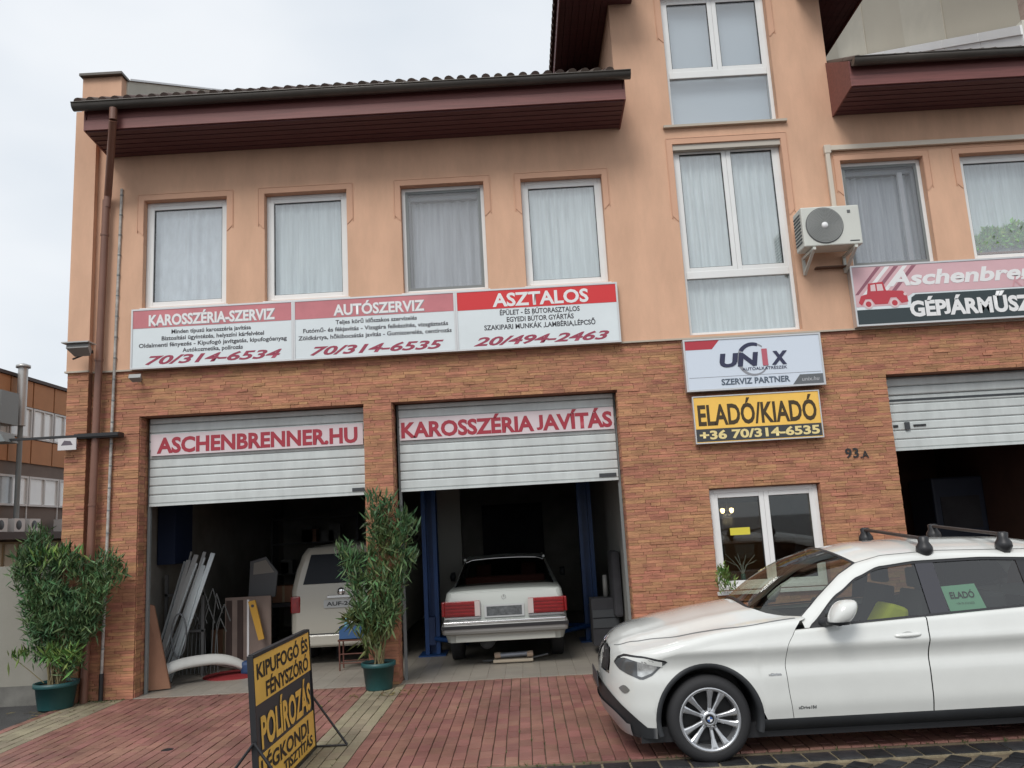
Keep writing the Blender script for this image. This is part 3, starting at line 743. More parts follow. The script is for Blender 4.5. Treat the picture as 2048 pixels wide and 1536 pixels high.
put(MB().grid([[(3.03+(.21*cos(q)), Y4-.0035, 3.74+.22*sin(q)), (3.03+.165*cos(q)+.01, Y4-.0035, 3.74+.175*sin(q))] for q in [radians(70+75*k/12) for k in range(13)]]).build('ring', navy, t))
put(text('UN', 2.60, 3.10, 3.665, .155, Y4-.006, navy, t, .05, .12, name='logo')); put(text('X', 3.26, 3.47, 3.665, .155, Y4-.006, navy, t, .05, .12, name='logo'))
put(text('I', 3.145, 3.215, 3.665, .19, Y4-.0065, mat('logo_red', (.50, .12, .16)), t, .05, .0, name='logo'))
put(text('AUTÓALKATRÉSZEK', 2.88, 3.45, 3.60, .036, Y4-.006, navy, t, .01))
put(text('SZERVIZ PARTNER', 2.60, 3.47, 3.43, .072, Y4-.004, mat('letter_slate', (.09, .12, .16)), t, .03))
put(box('thin_line', 2.2, 3.87, Y4-.002, Y4-.0005, 3.535, 3.54, mat('ring_grey', (.28, .29, .32)), t))
# ELADO/KIADO sign
t, put = signbox('sign', 'yellow ELADÓ/KIADÓ sign with a black phone number strip under the white sign', 2.215, 3.825, 2.70, 3.305, -.085, .06, ALU, YEL, .014)
put(box('black_strip', 2.232, 3.808, -.088, -.0855, 2.725, 2.885, CHAR, t))
put(text('ELADÓ/KIADÓ', 2.27, 3.77, 2.935, .245, -.0875, mat('letter_brownblack', (.055, .035, .012)), t, .035))
put(text('+36 70/314-6535', 2.27, 3.78, 2.755, .10, -.090, mat('letter_yellow', (.80, .66, .30)), t, .035))
# banners on the shutters
for (x0, x1, z0, z1, s, a, b, lab, cap) in ((-4.80, -2.03, 2.965, 3.245, 'ASCHENBRENNER.HU', -4.72, -2.10, 'white banner reading ASCHENBRENNER.HU across the left roller shutter', .185), (-1.55, 1.235, 2.985, 3.275, 'KAROSSZÉRIA JAVÍTÁS', -1.53, 1.215, 'white banner reading KAROSSZÉRIA JAVÍTÁS across the middle roller shutter', .185)):
    t = thing('banner', lab, 'banner', ((x0+x1)/2, .19, z0))
    def put(o, _t=t):
        if o.parent == _t: o.matrix_parent_inverse = Matrix.Translation(_t.location).inverted()
        return o
    put(box('backing_board', x0, x1, .184, .197, z0, z1, mat('banner_white', (.66, .57, .59), rough=.5, var=.05), t))
    put(text(s, a, b, z0+.038, cap, .181, LRED, t, .038))

# ------------------------------------------------------------- air conditioner
t = thing('air_conditioner', 'white outdoor air conditioner unit on wall brackets right of the tall window', 'air conditioner', (4.1, -.3, 5.07))
def put(o, _t=t):
    if o.parent == _t: o.matrix_parent_inverse = Matrix.Translation(_t.location).inverted()
    return o
ACW = mat('ac_white', (.62, .63, .58), rough=.45, var=.04)
ax0, ax1, az0, az1, ay0, ay1 = 3.73, 4.47, 5.08, 5.60, -.46, -.16
put(box('casing', ax0, ax1, ay0, ay1, az0, az1, ACW, t, bevel=.015))
cx, cz = 4.01, 5.345
gr = MB().lathe([(.0, ay0-.004), (.225, ay0-.004), (.232, ay0-.012), (.24, ay0-.004)], (cx, 0, cz), axis='Y', n=36)
put(gr.build('fan_recess', mat('fan_grey', (.12, .125, .125), rough=.6), t))
b = MB()
for k in range(11): b.lathe([(.04+k*.0175, ay0-.014), (.046+k*.0175, ay0-.018), (.052+k*.0175, ay0-.014)], (cx, 0, cz), axis='Y', n=32)
for k in range(24):
    q = 2*pi*k/24; b.tube((cx+.04*cos(q), ay0-.017, cz+.04*sin(q)), (cx+.225*cos(q+.12), ay0-.015, cz+.225*sin(q+.12)), .0022, n=4)
put(b.build('fan_grille', mat('grille_grey', (.30, .31, .30), rough=.5), t))
put(MB().lathe([(0, ay0-.026), (.038, ay0-.024), (.042, ay0-.012)], (cx, 0, cz), axis='Y', n=20).build('grille_hub', LWHT, t))
put(MB().box(4.315, 4.355, ay0-.003, ay0-.0005, 5.495, 5.535).box(4.325, 4.345, ay0-.004, ay0-.0025, 5.495, 5.515).build('logo', mat('fan_grey', (0, 0, 0)), t))
put(box('label_strip', 4.31, 4.43, ay0-.003, ay0-.0005, 5.12, 5.133, CHAR, t))
b = MB()
for k in range(9): b.box(ax0-.006, ax0-.001, ay0+.05, ay1-.02, az0+.07+k*.045, az0+.09+k*.045)
put(b.build('side_grille', CHAR, t))
for xx in (3.83, 4.36):
    put(MB().box(xx, xx+.035, -.47, -.026, az0-.045, az0-.012).box(xx, xx+.035, -.060, -.026, az0-.25, az0-.046).prism([(xx, -.44, az0-.046), (xx, -.40, az0-.046), (xx, -.061, az0-.215), (xx, -.061, az0-.245)], (.035, 0, 0)).build('bracket', ACW, t))
# trunking
tr = thing('cable_trunking', 'cream cable duct running along the wall over the windows down to the air conditioner', 'cable duct', (4.33, -.03, 6.5))
TRK = mat('trunking_cream', (.62, .55, .46), rough=.5)
b1 = MB().box(4.30, 4.36, -.075, -.026, 5.62, 6.50).build('vertical_duct', TRK, tr, bevel=.006); b2 = MB().box(4.30, 7.18, -.075, -.026, 6.53, 6.60).build('horizontal_duct', TRK, tr, bevel=.006); b3 = MB().box(4.292, 4.38, -.082, -.0255, 6.49, 6.61).build('corner_piece', TRK, tr, bevel=.008)
for o in (b1, b2, b3): o.matrix_parent_inverse = Matrix.Translation(tr.location).inverted()
# wall flap under the unit
o = box('wall_shelf', 3.98, 4.40, -.12, -.026, 4.90, 4.915, mat('shelf_brown', (.10, .05, .03)), None); tag(o, 'thin dark brown shelf on the wall under the air conditioner', 'shelf')

# ------------------------------------------------------------- floodlights, bracket arm
def flood(x, y, z, lab, s=1.):
    t = thing('floodlight', lab, 'floodlight', (x, y, z))
    o = MB().box(-.02, .02, .02, .26, -.02, .02).build('arm', DARKP, t); o.scale = (s, s, s)
    o = MB().prism([(-.14, -.10, -.02), (.14, -.10, -.02), (.10, .04, -.10), (-.10, .04, -.10)], (0, .03, .09)).build('housing', mat('lamp_grey', (.30, .30, .29), rough=.5), t, fix=True); o.scale = (s, s, s)
    return t
fl_ = flood(-5.47, -.35, 4.33, 'grey floodlight on the wall corner beside the brown downpipe'); 
t = fl_; MB().box(-.18, .16, -.14, .06, .04, .055).build('visor', mat('galvanised', (.45, .45, .44), rough=.4, metal=.5), t); MB().tube((0, .2, -.02), (-.1, .0, -.14), .012).build('cable', BLACKM, t)
flood(-4.86, -.14, 3.95, 'small dark lamp on the brick just under the left end of the long signs', .55)
t = thing('bracket_arm', 'thin dark steel arm fixed across the brick corner pointing left', 'bracket', (-5.6, -.15, 3.23))
def put(o, _t=t):
    if o.parent == _t: o.matrix_parent_inverse = Matrix.Translation(_t.location).inverted()
    return o
put(MB().box(-6.55, -5.05, -.20, -.17, 3.215, 3.245).build('arm', BLACKM, t)); put(MB().box(-5.62, -5.05, -.17, -.03, 3.20, 3.26).build('wall_plate', BLACKM, t))
put(MB().prism([(-6.75, -.32, 3.20), (-6.40, -.32, 3.20), (-6.48, -.32, 3.33), (-6.66, -.32, 3.36)], (0, .28, 0)).build('lamp_head', NETF, t, fix=True))
t = thing('hanging_sign', 'small white hanging sign with a grey print under the steel arm', 'sign', (-5.7, -.19, 3.09))
def put(o, _t=t):
    if o.parent == _t: o.matrix_parent_inverse = Matrix.Translation(_t.location).inverted()
    return o
put(box('panel', -5.80, -5.57, -.205, -.19, 3.06, 3.21, mat('hs_white', (.62, .60, .60), rough=.5), t)); put(MB().poly([(-5.76, -.2065, 3.12), (-5.61, -.2065, 3.12), (-5.64, -.2065, 3.17), (-5.72, -.2065, 3.18)]).build('print', mat('print_dark', (.12, .10, .12)), t))

# ------------------------------------------------------------- A-frame sign
t = thing('pavement_sign', 'yellow and black pavement sign on a black steel trestle, turned sideways', 'pavement sign', (-1.95, -3.65, 0))
def put(o, _t=t):
    if o.parent == _t: o.matrix_parent_inverse = Matrix.Translation(_t.location).inverted()
    return o
XA = -1.95; ya, yb = -4.41, -2.86
def fx(p): return (p[1]+XA, p[0], p[2])      # (along, out, up) -> world, +X faces the street camera
def lean(p): return (p[0]+.10*(p[2]-.5)*-.55, p[1], p[2])
def abx(nm, u0, u1, w0, w1, z0, z1, m):
    pts = [lean((XA+w, u, z)) for u, w, z in [(u0,w0,z0),(u1,w0,z0),(u1,w1,z0),(u0,w1,z0),(u0,w0,z1),(u1,w0,z1),(u1,w1,z1),(u0,w1,z1)]]
    return put(MB().add(pts, [(0,3,2,1),(4,5,6,7),(0,1,5,4),(1,2,6,5),(2,3,7,6),(3,0,4,7)]).build(nm, m, t, fix=True))
abx('board', ya+.03, yb-.03, -.02, .0, -.0+.03, .985, CHAR)
abx('yellow_panel', ya+.018, yb-.018, .001, .004, .66, .982, YEL); abx('yellow_panel', ya+.018, yb-.018, .001, .004, .03, .322, YEL)
for (u0, u1, z0, z1) in ((ya, ya+.016, 0, 1.005), (yb-.016, yb, 0, 1.005), (ya+.031, yb-.031, .986, 1.01), (ya+.031, yb-.031, .0, .028)): abx('frame_tube', u0, u1, -.03, .012, z0, z1, BLACKM)
def at(s, a, b, z0, cap, m, bold=.03):
    return put(text(s, a, b, z0, cap, 0, m, t, bold, frame=lambda p: lean((XA+.0065, p[0], p[2]))))
BB = mat('letter_black', (.02, .02, .018), rough=.5)
at('KIPUFOGÓ ÉS', ya+.09, yb-.07, .832, .10, BB, .029); at('FÉNYSZÓRÓ', ya+.28, yb-.09, .683, .10, BB, .029)
at('POLÍROZÁS', ya+.12, yb-.08, .36, .20, YEL, .035)
at('LÉGKONDI', ya+.08, yb-.20, .175, .105, BB, .03); at('TISZTÍTÁS', ya+.60, yb-.10, .065, .075, BB, .03)
for u, nm in ((ya-.02, 'near'), (yb+.02, 'far')):
    for w_ in (.30, -.34):
        put(MB().tube((XA+w_, u, .012), (XA+.0, u, .43), .011, n=6).build('leg', BLACKM, t))
    put(MB().tube((XA-.34, u, .012), (XA+.30, u, .012), .010, n=6).build('foot_bar', BLACKM, t))
# ------------------------------------------------------------- the white crossover car
def interp(t, pts):
    if t <= pts[0][0]: return pts[0][1]
    for (a, b), (c, d) in zip(pts[:-1], pts[1:]):
        if t <= c:
            k = (t-a)/(c-a); k2 = k*k*(3-2*k)*.35+k*.65; return b+(d-b)*k2
    return pts[-1][1]
def lerp(a, b, t): return a+(b-a)*t
YC = -3.03; HW = .845
car = thing('parked_car', 'white crossover car with a black roof rack parked in front of the workshop', 'car', (2.6, YC, 0))
def cput(o, _t=car):
    if o.parent == _t: o.matrix_parent_inverse = Matrix.Translation(_t.location).inverted()
    return o
U0 = .50
XW1, XW2, ZW, RW, RA = 1.32, 4.13, .292, .318, .405
def planw(u):
    if u < U0+.62:
        k = max(0, 1-(u-U0)/.62); v = HW*(1-k**2.9)**(1/2.1)
    else: v = HW
    if u > 4.2: v *= (1-(min((u-4.2)/.70, 1))**3*.30)
    return v-.012*max(0, min(1, (1.5-u)/1.0))
def zc(u): return interp(u, [(.50, .755), (.53, .815), (.58, .848), (.70, .888), (.90, .935), (1.18, .995), (1.46, 1.042), (1.75, 1.078), (2.2, 1.11)])
def xfr(z): return interp(z, [(.15, .70), (.22, .63), (.30, .585), (.40, .565), (.5, .565), (.6, .58), (.7, .605), (.78, .635), (.85, .68), (.9, .72)])
def xsh(u, z):
    k = max(0, 1-(u-U0)/.42); return (xfr(z)-U0)*k*k
def sidefac(z):   # inset of the flank relative to full half width
    d = .0
    if z < .45: d += .030*((.45-z)/.25)**1.6
    if z > .80: d += .10*((z-.80)/.16)**1.7*.35
    d -= .017*math.exp(-((z-.79)/.040)**2)
    d += .018*math.exp(-((z-.67)/.065)**2) + .010*math.exp(-((z-.36)/.06)**2)*-.6
    return d
def section(u, zl):
    """polyline (y>=0 side, z) from flank bottom up over the shoulder to the centre line"""
    c = zc(u); hw = planw(u); zs = c-.20; pts = []
    n = 22
    for i in range(n+1):
        z = lerp(zl, max(zs, zl+.002), i/n); pts.append((max(hw-sidefac(z)*min(1, hw/.5), 0), z))
    y0, z0 = pts[-1]
    # shoulder: cubic from flank to bonnet
    p0 = (y0, z0); p3 = (y0*.80, c-.100); p1 = (y0-.006, z0+.085); p2 = (y0*.94, c-.122)
    for i in range(1, 11):
        t = i/10; a, b, cc, d = (1-t)**3, 3*(1-t)**2*t, 3*(1-t)*t*t, t**3
        pts.append((a*p0[0]+b*p1[0]+cc*p2[0]+d*p3[0], a*p0[1]+b*p1[1]+cc*p2[1]+d*p3[1]))
    # bonnet: slight dome with a raised line at 70 %
    for i in range(1, 15):
        t = i/14; y = lerp(p3[0], 0, t); e = y/max(p3[0], 1e-6)
        pts.append((y, c-.100*e**2.0+.010*math.exp(-((e-.72)/.10)**2)-.005*math.exp(-((e)/.3)**2)*0))
    return pts
def zlow(x):
    b = .235 if x < 1.0 else .27
    for xw in (XW1, XW2):
        if abs(x-xw) < RA: return ZW+sqrt(max(RA*RA-(x-xw)**2, 0))
    return b
def gap1(z): return interp(z, [(.2, 1.95), (.5, 1.925), (.64, 1.92), (.79, 1.945), (.90, 2.02), (1.02, 2.12)])
def gap2(z): return interp(z, [(.2, 3.00), (.6, 3.01), (.95, 3.045)])
def gap3(z):
    if z < .68: return XW2-sqrt(max(RA*RA-(z-ZW)**2, 0))-.006
    return interp(z, [(.68, 4.0), (.80, 4.09), (.98, 4.15)])
def cowl(y): return 1.76+.34*(abs(y)/.72)**4.2
us = [U0+.62*(1-cos(pi/2*i/16))*.999 for i in range(15)]
us = sorted(set([round(u, 4) for u in us]+[XW1-RA-.0005, XW1-RA+.0005, XW1-RA+.006, XW1-RA+.02, XW1-RA+.045]+[XW1-RA+.08+.034*i for i in range(11)]))
us = [u for u in us if u < 1.34]
def bodypt(u, yz, s): return Vector((u+xsh(u, yz[1]), YC+s*yz[0], yz[1]))
for s in (-1, 1):
    P = []
    for u in us: P.append([bodypt(u, q, s) for q in section(u, zlow(u))])
    ns = 22
    base = [lerp(us[-1], 1, 0)]
    for j in range(1, ns+1):
        f = j/ns; row = []
        # end x per row
        m = len(P[0])
        for i in range(m):
            # iterate: x on this row
            xe = 1.95
            for _ in range(3):
                u = lerp(us[-1], xe, f); 
                q = section(u, zlow(u))[i]; qe = section(xe, .27)[i]
                xe = gap1(qe[1]) if i < 27 else max(cowl(qe[0]), 0)
                if 27 <= i < 32: xe = lerp(gap1(qe[1]), cowl(qe[0]), (i-26)/6)
            u = lerp(us[-1], xe, f); q = section(u, zlow(u))[i]
            row.append(bodypt(u, q, s))
        P.append(row)
    cput(MB().grid(P, flip=(s < 0)).build('body', CARW, car))
def belt(x): return .90+.042*(x-2.1)
def gh(z):  # half width of the glasshouse at height z
    return .800-(z-.92)*.42
def flank(x, z):
    y = planw(x)-sidefac(z); return y
def doorpanel(name, ga, gb, s, n=26, m=26, zt=None, zb=None, mt=CARW):
    P = []
    for i in range(n+1):
        row = []
        for j in range(m+1):
            t = j/m; x = lerp(ga(.6), gb(.6), i/n)
            for _ in range(2):
                z0 = zb(x) if zb else .27; z1 = zt(x) if zt else belt(x)
                z = lerp(z0, z1, t); x = lerp(ga(z), gb(z), i/n)
            row.append(Vector((x, YC+s*flank(x, z), z)))
        # roll over into the window sill
        xx, zz = row[-1].x, row[-1].z; yy = abs(row[-1].y-YC)
        row.append(Vector((xx, YC+s*(yy-.012), zz+.007))); row.append(Vector((xx, YC+s*(gh(zz)-.004), zz+.009)))
        P.append(row)
    return cput(MB().grid(P, flip=(s < 0)).build(name, mt, car))
G = .0045
for s in (-1, 1):
    d1 = doorpanel('door', lambda z: gap1(z)+G, lambda z: gap2(z)-G, s)
    d2 = doorpanel('door', lambda z: gap2(z)+G, lambda z: gap3(z)-G, s)
    # rear quarter
    P = []
    xs_ = [3.46+i*.02 for i in range(0, 62)]
    def zlo2(x): return zlow(x) if abs(x-XW2) < RA else (.27 if x < XW2 else .30)
    for i in range(40):
        row = []
        for j in range(20):
            t = j/19; xi_ = (lerp(4.01, XW2+RA-.001, i/28) if i <= 28 else lerp(XW2+RA+.001, 4.86, (i-29)/10)); z = lerp(zlo2(xi_), belt(xi_)+.004, t); x = xi_+(gap3(max(z, .69))+G-4.01)*(1-i/39)**3-.10*abs(z-.6)*(i/39)**6
            row.append(Vector((x, YC+s*flank(x, z), z)))
        zz = row[-1].z; row.append(Vector((row[-1].x, YC+s*(gh(zz)-.004)*(1-max(0, row[-1].x-4.2)*.25), zz+.012)))
        P.append(row)
    cput(MB().grid(P, flip=(s < 0)).build('body', CARW, car))
    # handles
    for hx, hz in ((2.87, .825), (3.93, .87)):
        P = []
        for i in range(13):
            t = i/12; x = hx-.105+.21*t; e = sin(pi*t)**.5; yy = flank(x, hz)
            P.append([Vector((x, YC+s*(yy+.026*e*cos(a)), hz+.004*(t)+(.010+.008*e)*sin(a))) for a in [radians(-90+180*k/6) for k in range(7)]])
        cput(MB().grid(P, flip=(s > 0)).build('door_handle', CARW, car))
        P = []
        for i in range(11):
            t = i/10; x = hx-.07+.14*t; P.append([Vector((x, YC+s*(flank(x, hz)+.0015), hz-.004-.028*sin(pi*t))), Vector((x, YC+s*(flank(x, hz)+.0015), hz+.004+.026*sin(pi*t)))])
        cput(MB().grid(P, flip=(s < 0)).build('handle_shade_patch', mat('shadow_gap_paint', (.46, .47, .46), rough=.35), car))  # flat patch; shade of the handle hollow is put into its grey
# dark liner just inside the flanks so the panel gaps read dark
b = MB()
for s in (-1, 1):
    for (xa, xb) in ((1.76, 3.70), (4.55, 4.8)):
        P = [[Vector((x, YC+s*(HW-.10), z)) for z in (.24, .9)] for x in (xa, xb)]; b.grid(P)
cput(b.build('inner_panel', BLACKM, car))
# sills, bumpers in black plastic
for s in (-1, 1):
    b = MB(); P = []
    for i in range(30):
        x = lerp(1.70, 3.74, i/29); y = flank(x, .27)
        P.append([Vector((x, YC+s*(y-.004), .272)), Vector((x, YC+s*(y-.002), .255)), Vector((x, YC+s*(y-.03), .20)), Vector((x, YC+s*(y-.10), .16))])
    b.grid(P, flip=(s > 0)); cput(b.build('sill', DARKP, car))
    # wheel arch trims + wells
    for xw in (XW1, XW2):
        P = []
        for k in range(37):
            a = radians(-16+212*k/36); row = []
            for rr, dy in ((RA+.002, .004), (RA-.012, .008), (RA-.035, .0), (RA-.036, -.10), (RA-.036, -.40)):
                x = xw+rr*cos(a); z = ZW+rr*sin(a); row.append(Vector((x, YC+s*(flank(x, max(z, .3))+dy), z)))
            P.append(row)
        cput(MB().grid(P, flip=(s > 0)).build('wheel_arch', DARKP, car))
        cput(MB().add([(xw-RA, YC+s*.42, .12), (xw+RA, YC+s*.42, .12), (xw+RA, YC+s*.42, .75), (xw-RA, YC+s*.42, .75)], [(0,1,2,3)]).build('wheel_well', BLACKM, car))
def fbump(z, s): pass
# lower front bumper: black belt and silver skid plate following the nose
for s in (-1, 1):
    P = []; Q = []
    for u in [U0+.62*(1-cos(pi/2*i/24)) for i in range(25)]+[]:
        if u > XW1-RA+.004: u = XW1-RA+.004
        k = min(1, (u-U0)/.40)
        ztop = lerp(.52, .245, min(1, k*1.15)); P.append([bodypt(u, (planw(u)-sidefac(z)*min(1, planw(u)/.5)+.006, z), s)+Vector((-.008*(1-k), 0, 0)) for z in (ztop, lerp(ztop, .20, .33), lerp(ztop, .20, .66), .20, .165)])
        row = P[-1]; 
    cput(MB().grid(P, flip=(s < 0)).build('lower_bumper', DARKP, car))
    for u in [U0+.62*(1-cos(pi/2*i/24)) for i in range(14)]:
        k = min(1, (u-U0)/.18); z1 = lerp(.36, .26, k**2)
        Q.append([bodypt(u, (planw(u)-sidefac(z)*min(1, planw(u)/.5)+.014, z), s)+Vector((-.022*(1-k*.5), 0, 0)) for z in (z1, lerp(z1, .17, .5), .17)])
    cput(MB().grid(Q, flip=(s < 0)).build('skid_plate', SILV, car))
def onbody(u, z, s, off=.004):
    sec = section(u, .235); y = None
    for (a, b_), (c, d) in zip(sec[:-1], sec[1:]):
        if b_ <= z <= d: k = (z-b_)/max(d-b_, 1e-6); y = a+(c-a)*k; break
    if y is None: y = sec[-1][0]
    p = bodypt(u, (y, z), s); k = max(0, 1-(u-U0)/.5)
    n = Vector((-k**1.2*1.2, s*(1-k*.4), .25 if z > zc(u)-.2 else .0)).normalized(); return p+n*off
def bodypatch(name, top, bot, u0, u1, m, s, off=.004, n=18, k=7):
    P = []
    for i in range(n+1):
        u = lerp(u0, u1, i/n); a, c = bot(u), top(u); P.append([onbody(u, lerp(a, c, j/k), s, off) for j in range(k+1)])
    return cput(MB().grid(P, flip=(s < 0)).build(name, m, car))
for s in (-1, 1):
    T = lambda u: interp(u, [(.60, .70), (.635, .745), (.70, .768), (.85, .765), (1.0, .735), (1.03, .725)])
    B_ = lambda u: interp(u, [(.60, .69), (.64, .655), (.73, .625), (.83, .595), (.90, .62), (1.0, .70), (1.03, .72)])
    hl = bodypatch('headlight', T, B_, .60, 1.03, mat('headlight_housing', (.09, .095, .10), rough=.15, coat=.8), s, .003)
    bodypatch('lamp_lens', lambda u: T(u)-.018, lambda u: B_(u)+.02, .80, .95, mat('lens_chrome', (.62, .63, .62), rough=.18, metal=.6, var=.35, vscale=25), s, .006, 10, 5)
    bodypatch('lamp_brow', lambda u: T(u)+.003, lambda u: T(u)-.010, .60, 1.02, BLACKM, s, .006, 14, 2)
    bodypatch('lamp_eyelid', lambda u: T(u)-.012, lambda u: lerp(T(u)-.016, T(u)-.050, min(1, (u-.66)/.2)), .66, .99, CARW, s, .007, 12, 2)
    bodypatch('fog_light', lambda u: .515+.03*sin((u-.64)/.09*pi), lambda u: .515-.03*sin((u-.64)/.09*pi), .642, .728, mat('fog_lens', (.25, .26, .26), rough=.2, metal=.4), s, .004, 10, 4)
    # kidney grille half
    bodypatch('grille', lambda u: .80-.02*abs((u-.52)/.03), lambda u: .60, .506, .560, CHROME, s, .004, 8, 6)
    bodypatch('grille', lambda u: .785-.02*abs((u-.52)/.03), lambda u: .615, .509, .555, BLACKM, s, .009, 8, 6)
    bodypatch('side_repeater', lambda u: .60, lambda u: .585, 1.80, 1.88, CLEAR, s, .003, 4, 1)
# number plate and emblem at the front
cput(MB().box(.532, .540, YC-.24, YC+.24, .46, .57).build('number_plate', mat('plate_frame', (.05, .05, .055), rough=.5), car))
def roundel(b, fn, r):
    for q in range(4):
        pts = [fn(0, 0)]+[fn(r*cos(pi/2*(q+k/5)), r*sin(pi/2*(q+k/5))) for k in range(6)]; b.add(pts, [tuple(range(7))], 1 if q % 2 else 0)
    b.add([fn(r*1.5*cos(2*pi*k/20), r*1.5*sin(2*pi*k/20), -.0008) for k in range(20)], [tuple(range(20))], 2); return b
RDM = [mat('badge_blue', (.05, .13, .38), rough=.3, coat=.5), LWHT, BLACKM]
em = roundel(MB(), lambda a, c, d=0: (a, c, .004+d), .022).build('emblem', RDM, car)
em.location = (.648-2.6, 0, .822); em.rotation_euler = (0, radians(-52), 0)
# bonnet shut line
for s in (-1, 1):
    P = []
    for i in range(40):
        u = lerp(.60, 2.06, i/39); zt = interp(u, [(.60, .80), (.8, .845), (1.0, .872), (1.5, .935), (2.06, .985)])
        P.append([onbody(u, zt-.0025, s, .0012), onbody(u, zt+.0025, s, .0012)])
    cput(MB().grid(P, flip=(s < 0)).build('shut_line', mat('gap_grey', (.16, .165, .165), rough=.6), car))
# glasshouse rail curve
def rail(t):
    return Vector((interp(t, [(0, 2.10), (.15, 2.28), (.32, 2.50), (.42, 2.65), (.52, 2.86), (.65, 3.3), (.85, 4.1), (1, 4.60)]),
                   interp(t, [(0, .735), (.15, .66), (.32, .585), (.42, .562), (.52, .555), (.65, .555), (.85, .535), (1, .50)]),
                   interp(t, [(0, .975), (.15, 1.12), (.32, 1.285), (.42, 1.365), (.52, 1.412), (.65, 1.428), (.85, 1.40), (1, 1.33)])))
def wtop(x): return interp(x, [(2.15, .93), (2.43, 1.155), (2.61, 1.265), (2.80, 1.335), (3.11, 1.362), (3.6, 1.365), (4.07, 1.34), (4.45, 1.25), (4.60, 1.08)])
TH = .42
for s in (-1, 1):
    # A pillar and roof rail, body colour
    P = []
    for i in range(61):
        t = i/60; r = rail(t)
        x = interp(t, [(0, 2.11), (.15, 2.30), (.32, 2.53), (.42, 2.68), (.52, 2.88), (.65, 3.3), (.85, 4.1), (1, 4.58)])
        z = wtop(x) if x > 2.15 else .915; lo = Vector((x, gh(z)+.006, z))
        mid = (r+lo)/2+Vector((0, .014, .004))
        P.append([Vector((q.x, YC+s*q.y, q.z)) for q in (lo, lerp(lo, mid, .55)+Vector((0, .006, 0)), mid, lerp(mid, r, .5)+Vector((0, .002, .004)), r)])
    cput(MB().grid(P, flip=(s < 0)).build('roof_rail', CARW, car))
    P = []   # black ditch line
    for i in range(51):
        t = lerp(.40, 1, i/50); r = rail(t); P.append([Vector((r.x, YC+s*(r.y+.003), r.z+.0015)), Vector((r.x, YC+s*(r.y-.007), r.z+.0045))])
    cput(MB().grid(P, flip=(s < 0)).build('roof_ditch', mat('gap_grey', (0, 0, 0)), car))
    def gl(name, xa, xb, m, ins=.006, shear=.0, za=0, n=24, k=8):
        P = []
        for i in range(n+1):
            row = []
            for j in range(k+1):
                x = lerp(xa, xb, i/n); zt = wtop(x); zb = belt(x)+.012; z = lerp(zb, zt, j/k); xx = x+shear*(z-zb)
                row.append(Vector((xx, YC+s*(gh(z)-ins), z)))
            P.append(row)
        return cput(MB().grid(P, flip=(s < 0)).build(name, m, car))
    gl('side_window', 2.16, 3.10, CGLASS, .012)
    gl('pillar', 3.10, 3.245, mat('gloss_pillar', (.035, .034, .042), rough=.25, coat=.5), .004, .0, n=4)
    gl('side_window', 3.245, 3.90, CGLASS, .012); gl('pillar', 3.90, 3.97, BLACKM, .006, n=3); gl('side_window', 3.97, 4.58, CGLASSD, .012)
    # black surround line
    P = []
    for i in range(61):
        x = lerp(2.17, 4.58, i/60); z = wtop(x); P.append([Vector((x, YC+s*(gh(z)-.002), z+.002)), Vector((x, YC+s*(gh(z-.022)-.002), z-.022))])
    cput(MB().grid(P, flip=(s > 0)).build('window_seal', BLACKM, car))
    P = [[Vector((x, YC+s*(gh(belt(x))+.001), belt(x)+.010)), Vector((x, YC+s*(gh(belt(x)+.02)-.002), belt(x)+.026))] for x in [2.16+i*.1 for i in range(25)]]
    cput(MB().grid(P, flip=(s < 0)).build('window_seal', BLACKM, car))
    cput(MB().add([(2.10, YC+s*.792, .918), (2.29, YC+s*.797, .922), (2.29, YC+s*.752, 1.035)], [(0,1,2) if s < 0 else (2,1,0)]).build('mirror_base', BLACKM, car))
    # mirror
    cx, cy, cz = 2.355, YC+s*.935, 1.03
    P = []
    for i in range(13):
        v = -pi/2+pi*i/12
        P.append([Vector((cx+.110*(abs(cos(v))**.6)*(abs(cos(h))**.7)*math.copysign(1, cos(h))*(1.0-.18*(cos(h) < 0))+(.035*sin(v)), cy+.105*abs(cos(v))**.6*abs(sin(h))**.8*math.copysign(1, sin(h)), cz+.090*sin(v)-.02*cos(h)*cos(v)*-1)) for h in [2*pi*k/24 for k in range(25)]])
    cput(MB().grid(P, flip=True).build('mirror', CARW, car))
    cput(MB().tube((2.25, YC+s*.78, .945), (cx-.02, cy, .975), .030, .045, 10).build('mirror_arm', DARKP, car))
    cput(MB().lathe([(0, -.012), (.085, -.010), (.093, .012)], (cx-.03, cy, .957), n=20).build('mirror_foot', DARKP, car))
# windscreen, roof, rear
def header(y): return Vector((2.52+.13*(abs(y)/.562)**2, y, 1.478-.113*(abs(y)/.562)**2.2))
P = []
for i in range(25):
    e = -1+2*i/24; row = []
    for j in range(17):
        v = j/16; yc_ = e*.735; zc0 = section(cowl(yc_), .27); 
        zb = 1.086-.118*abs(e)**2.0-.02*(1-e*e)*e*e*4; bb = Vector((cowl(yc_), yc_, zb)); hh_ = header(e*.562); t = v*.42; rr = rail(t)
        edge = abs(e)**6; p = lerp(bb, hh_, v)+Vector((-.035, 0, .05))*sin(pi*v)*(1-e*e)
        q = Vector((rr.x, rr.y*(1 if e > 0 else -1), rr.z)); p = lerp(p, q, edge*sin(pi*v)**.3 if 0 < v < 1 else 0)
        row.append(p+Vector((0, YC, 0)))
    P.append(row)
cput(MB().grid(P).build('windscreen', glass('windscreen_glass', (.66, .68, .60), .05, .03, .55), car))
seal = MB()
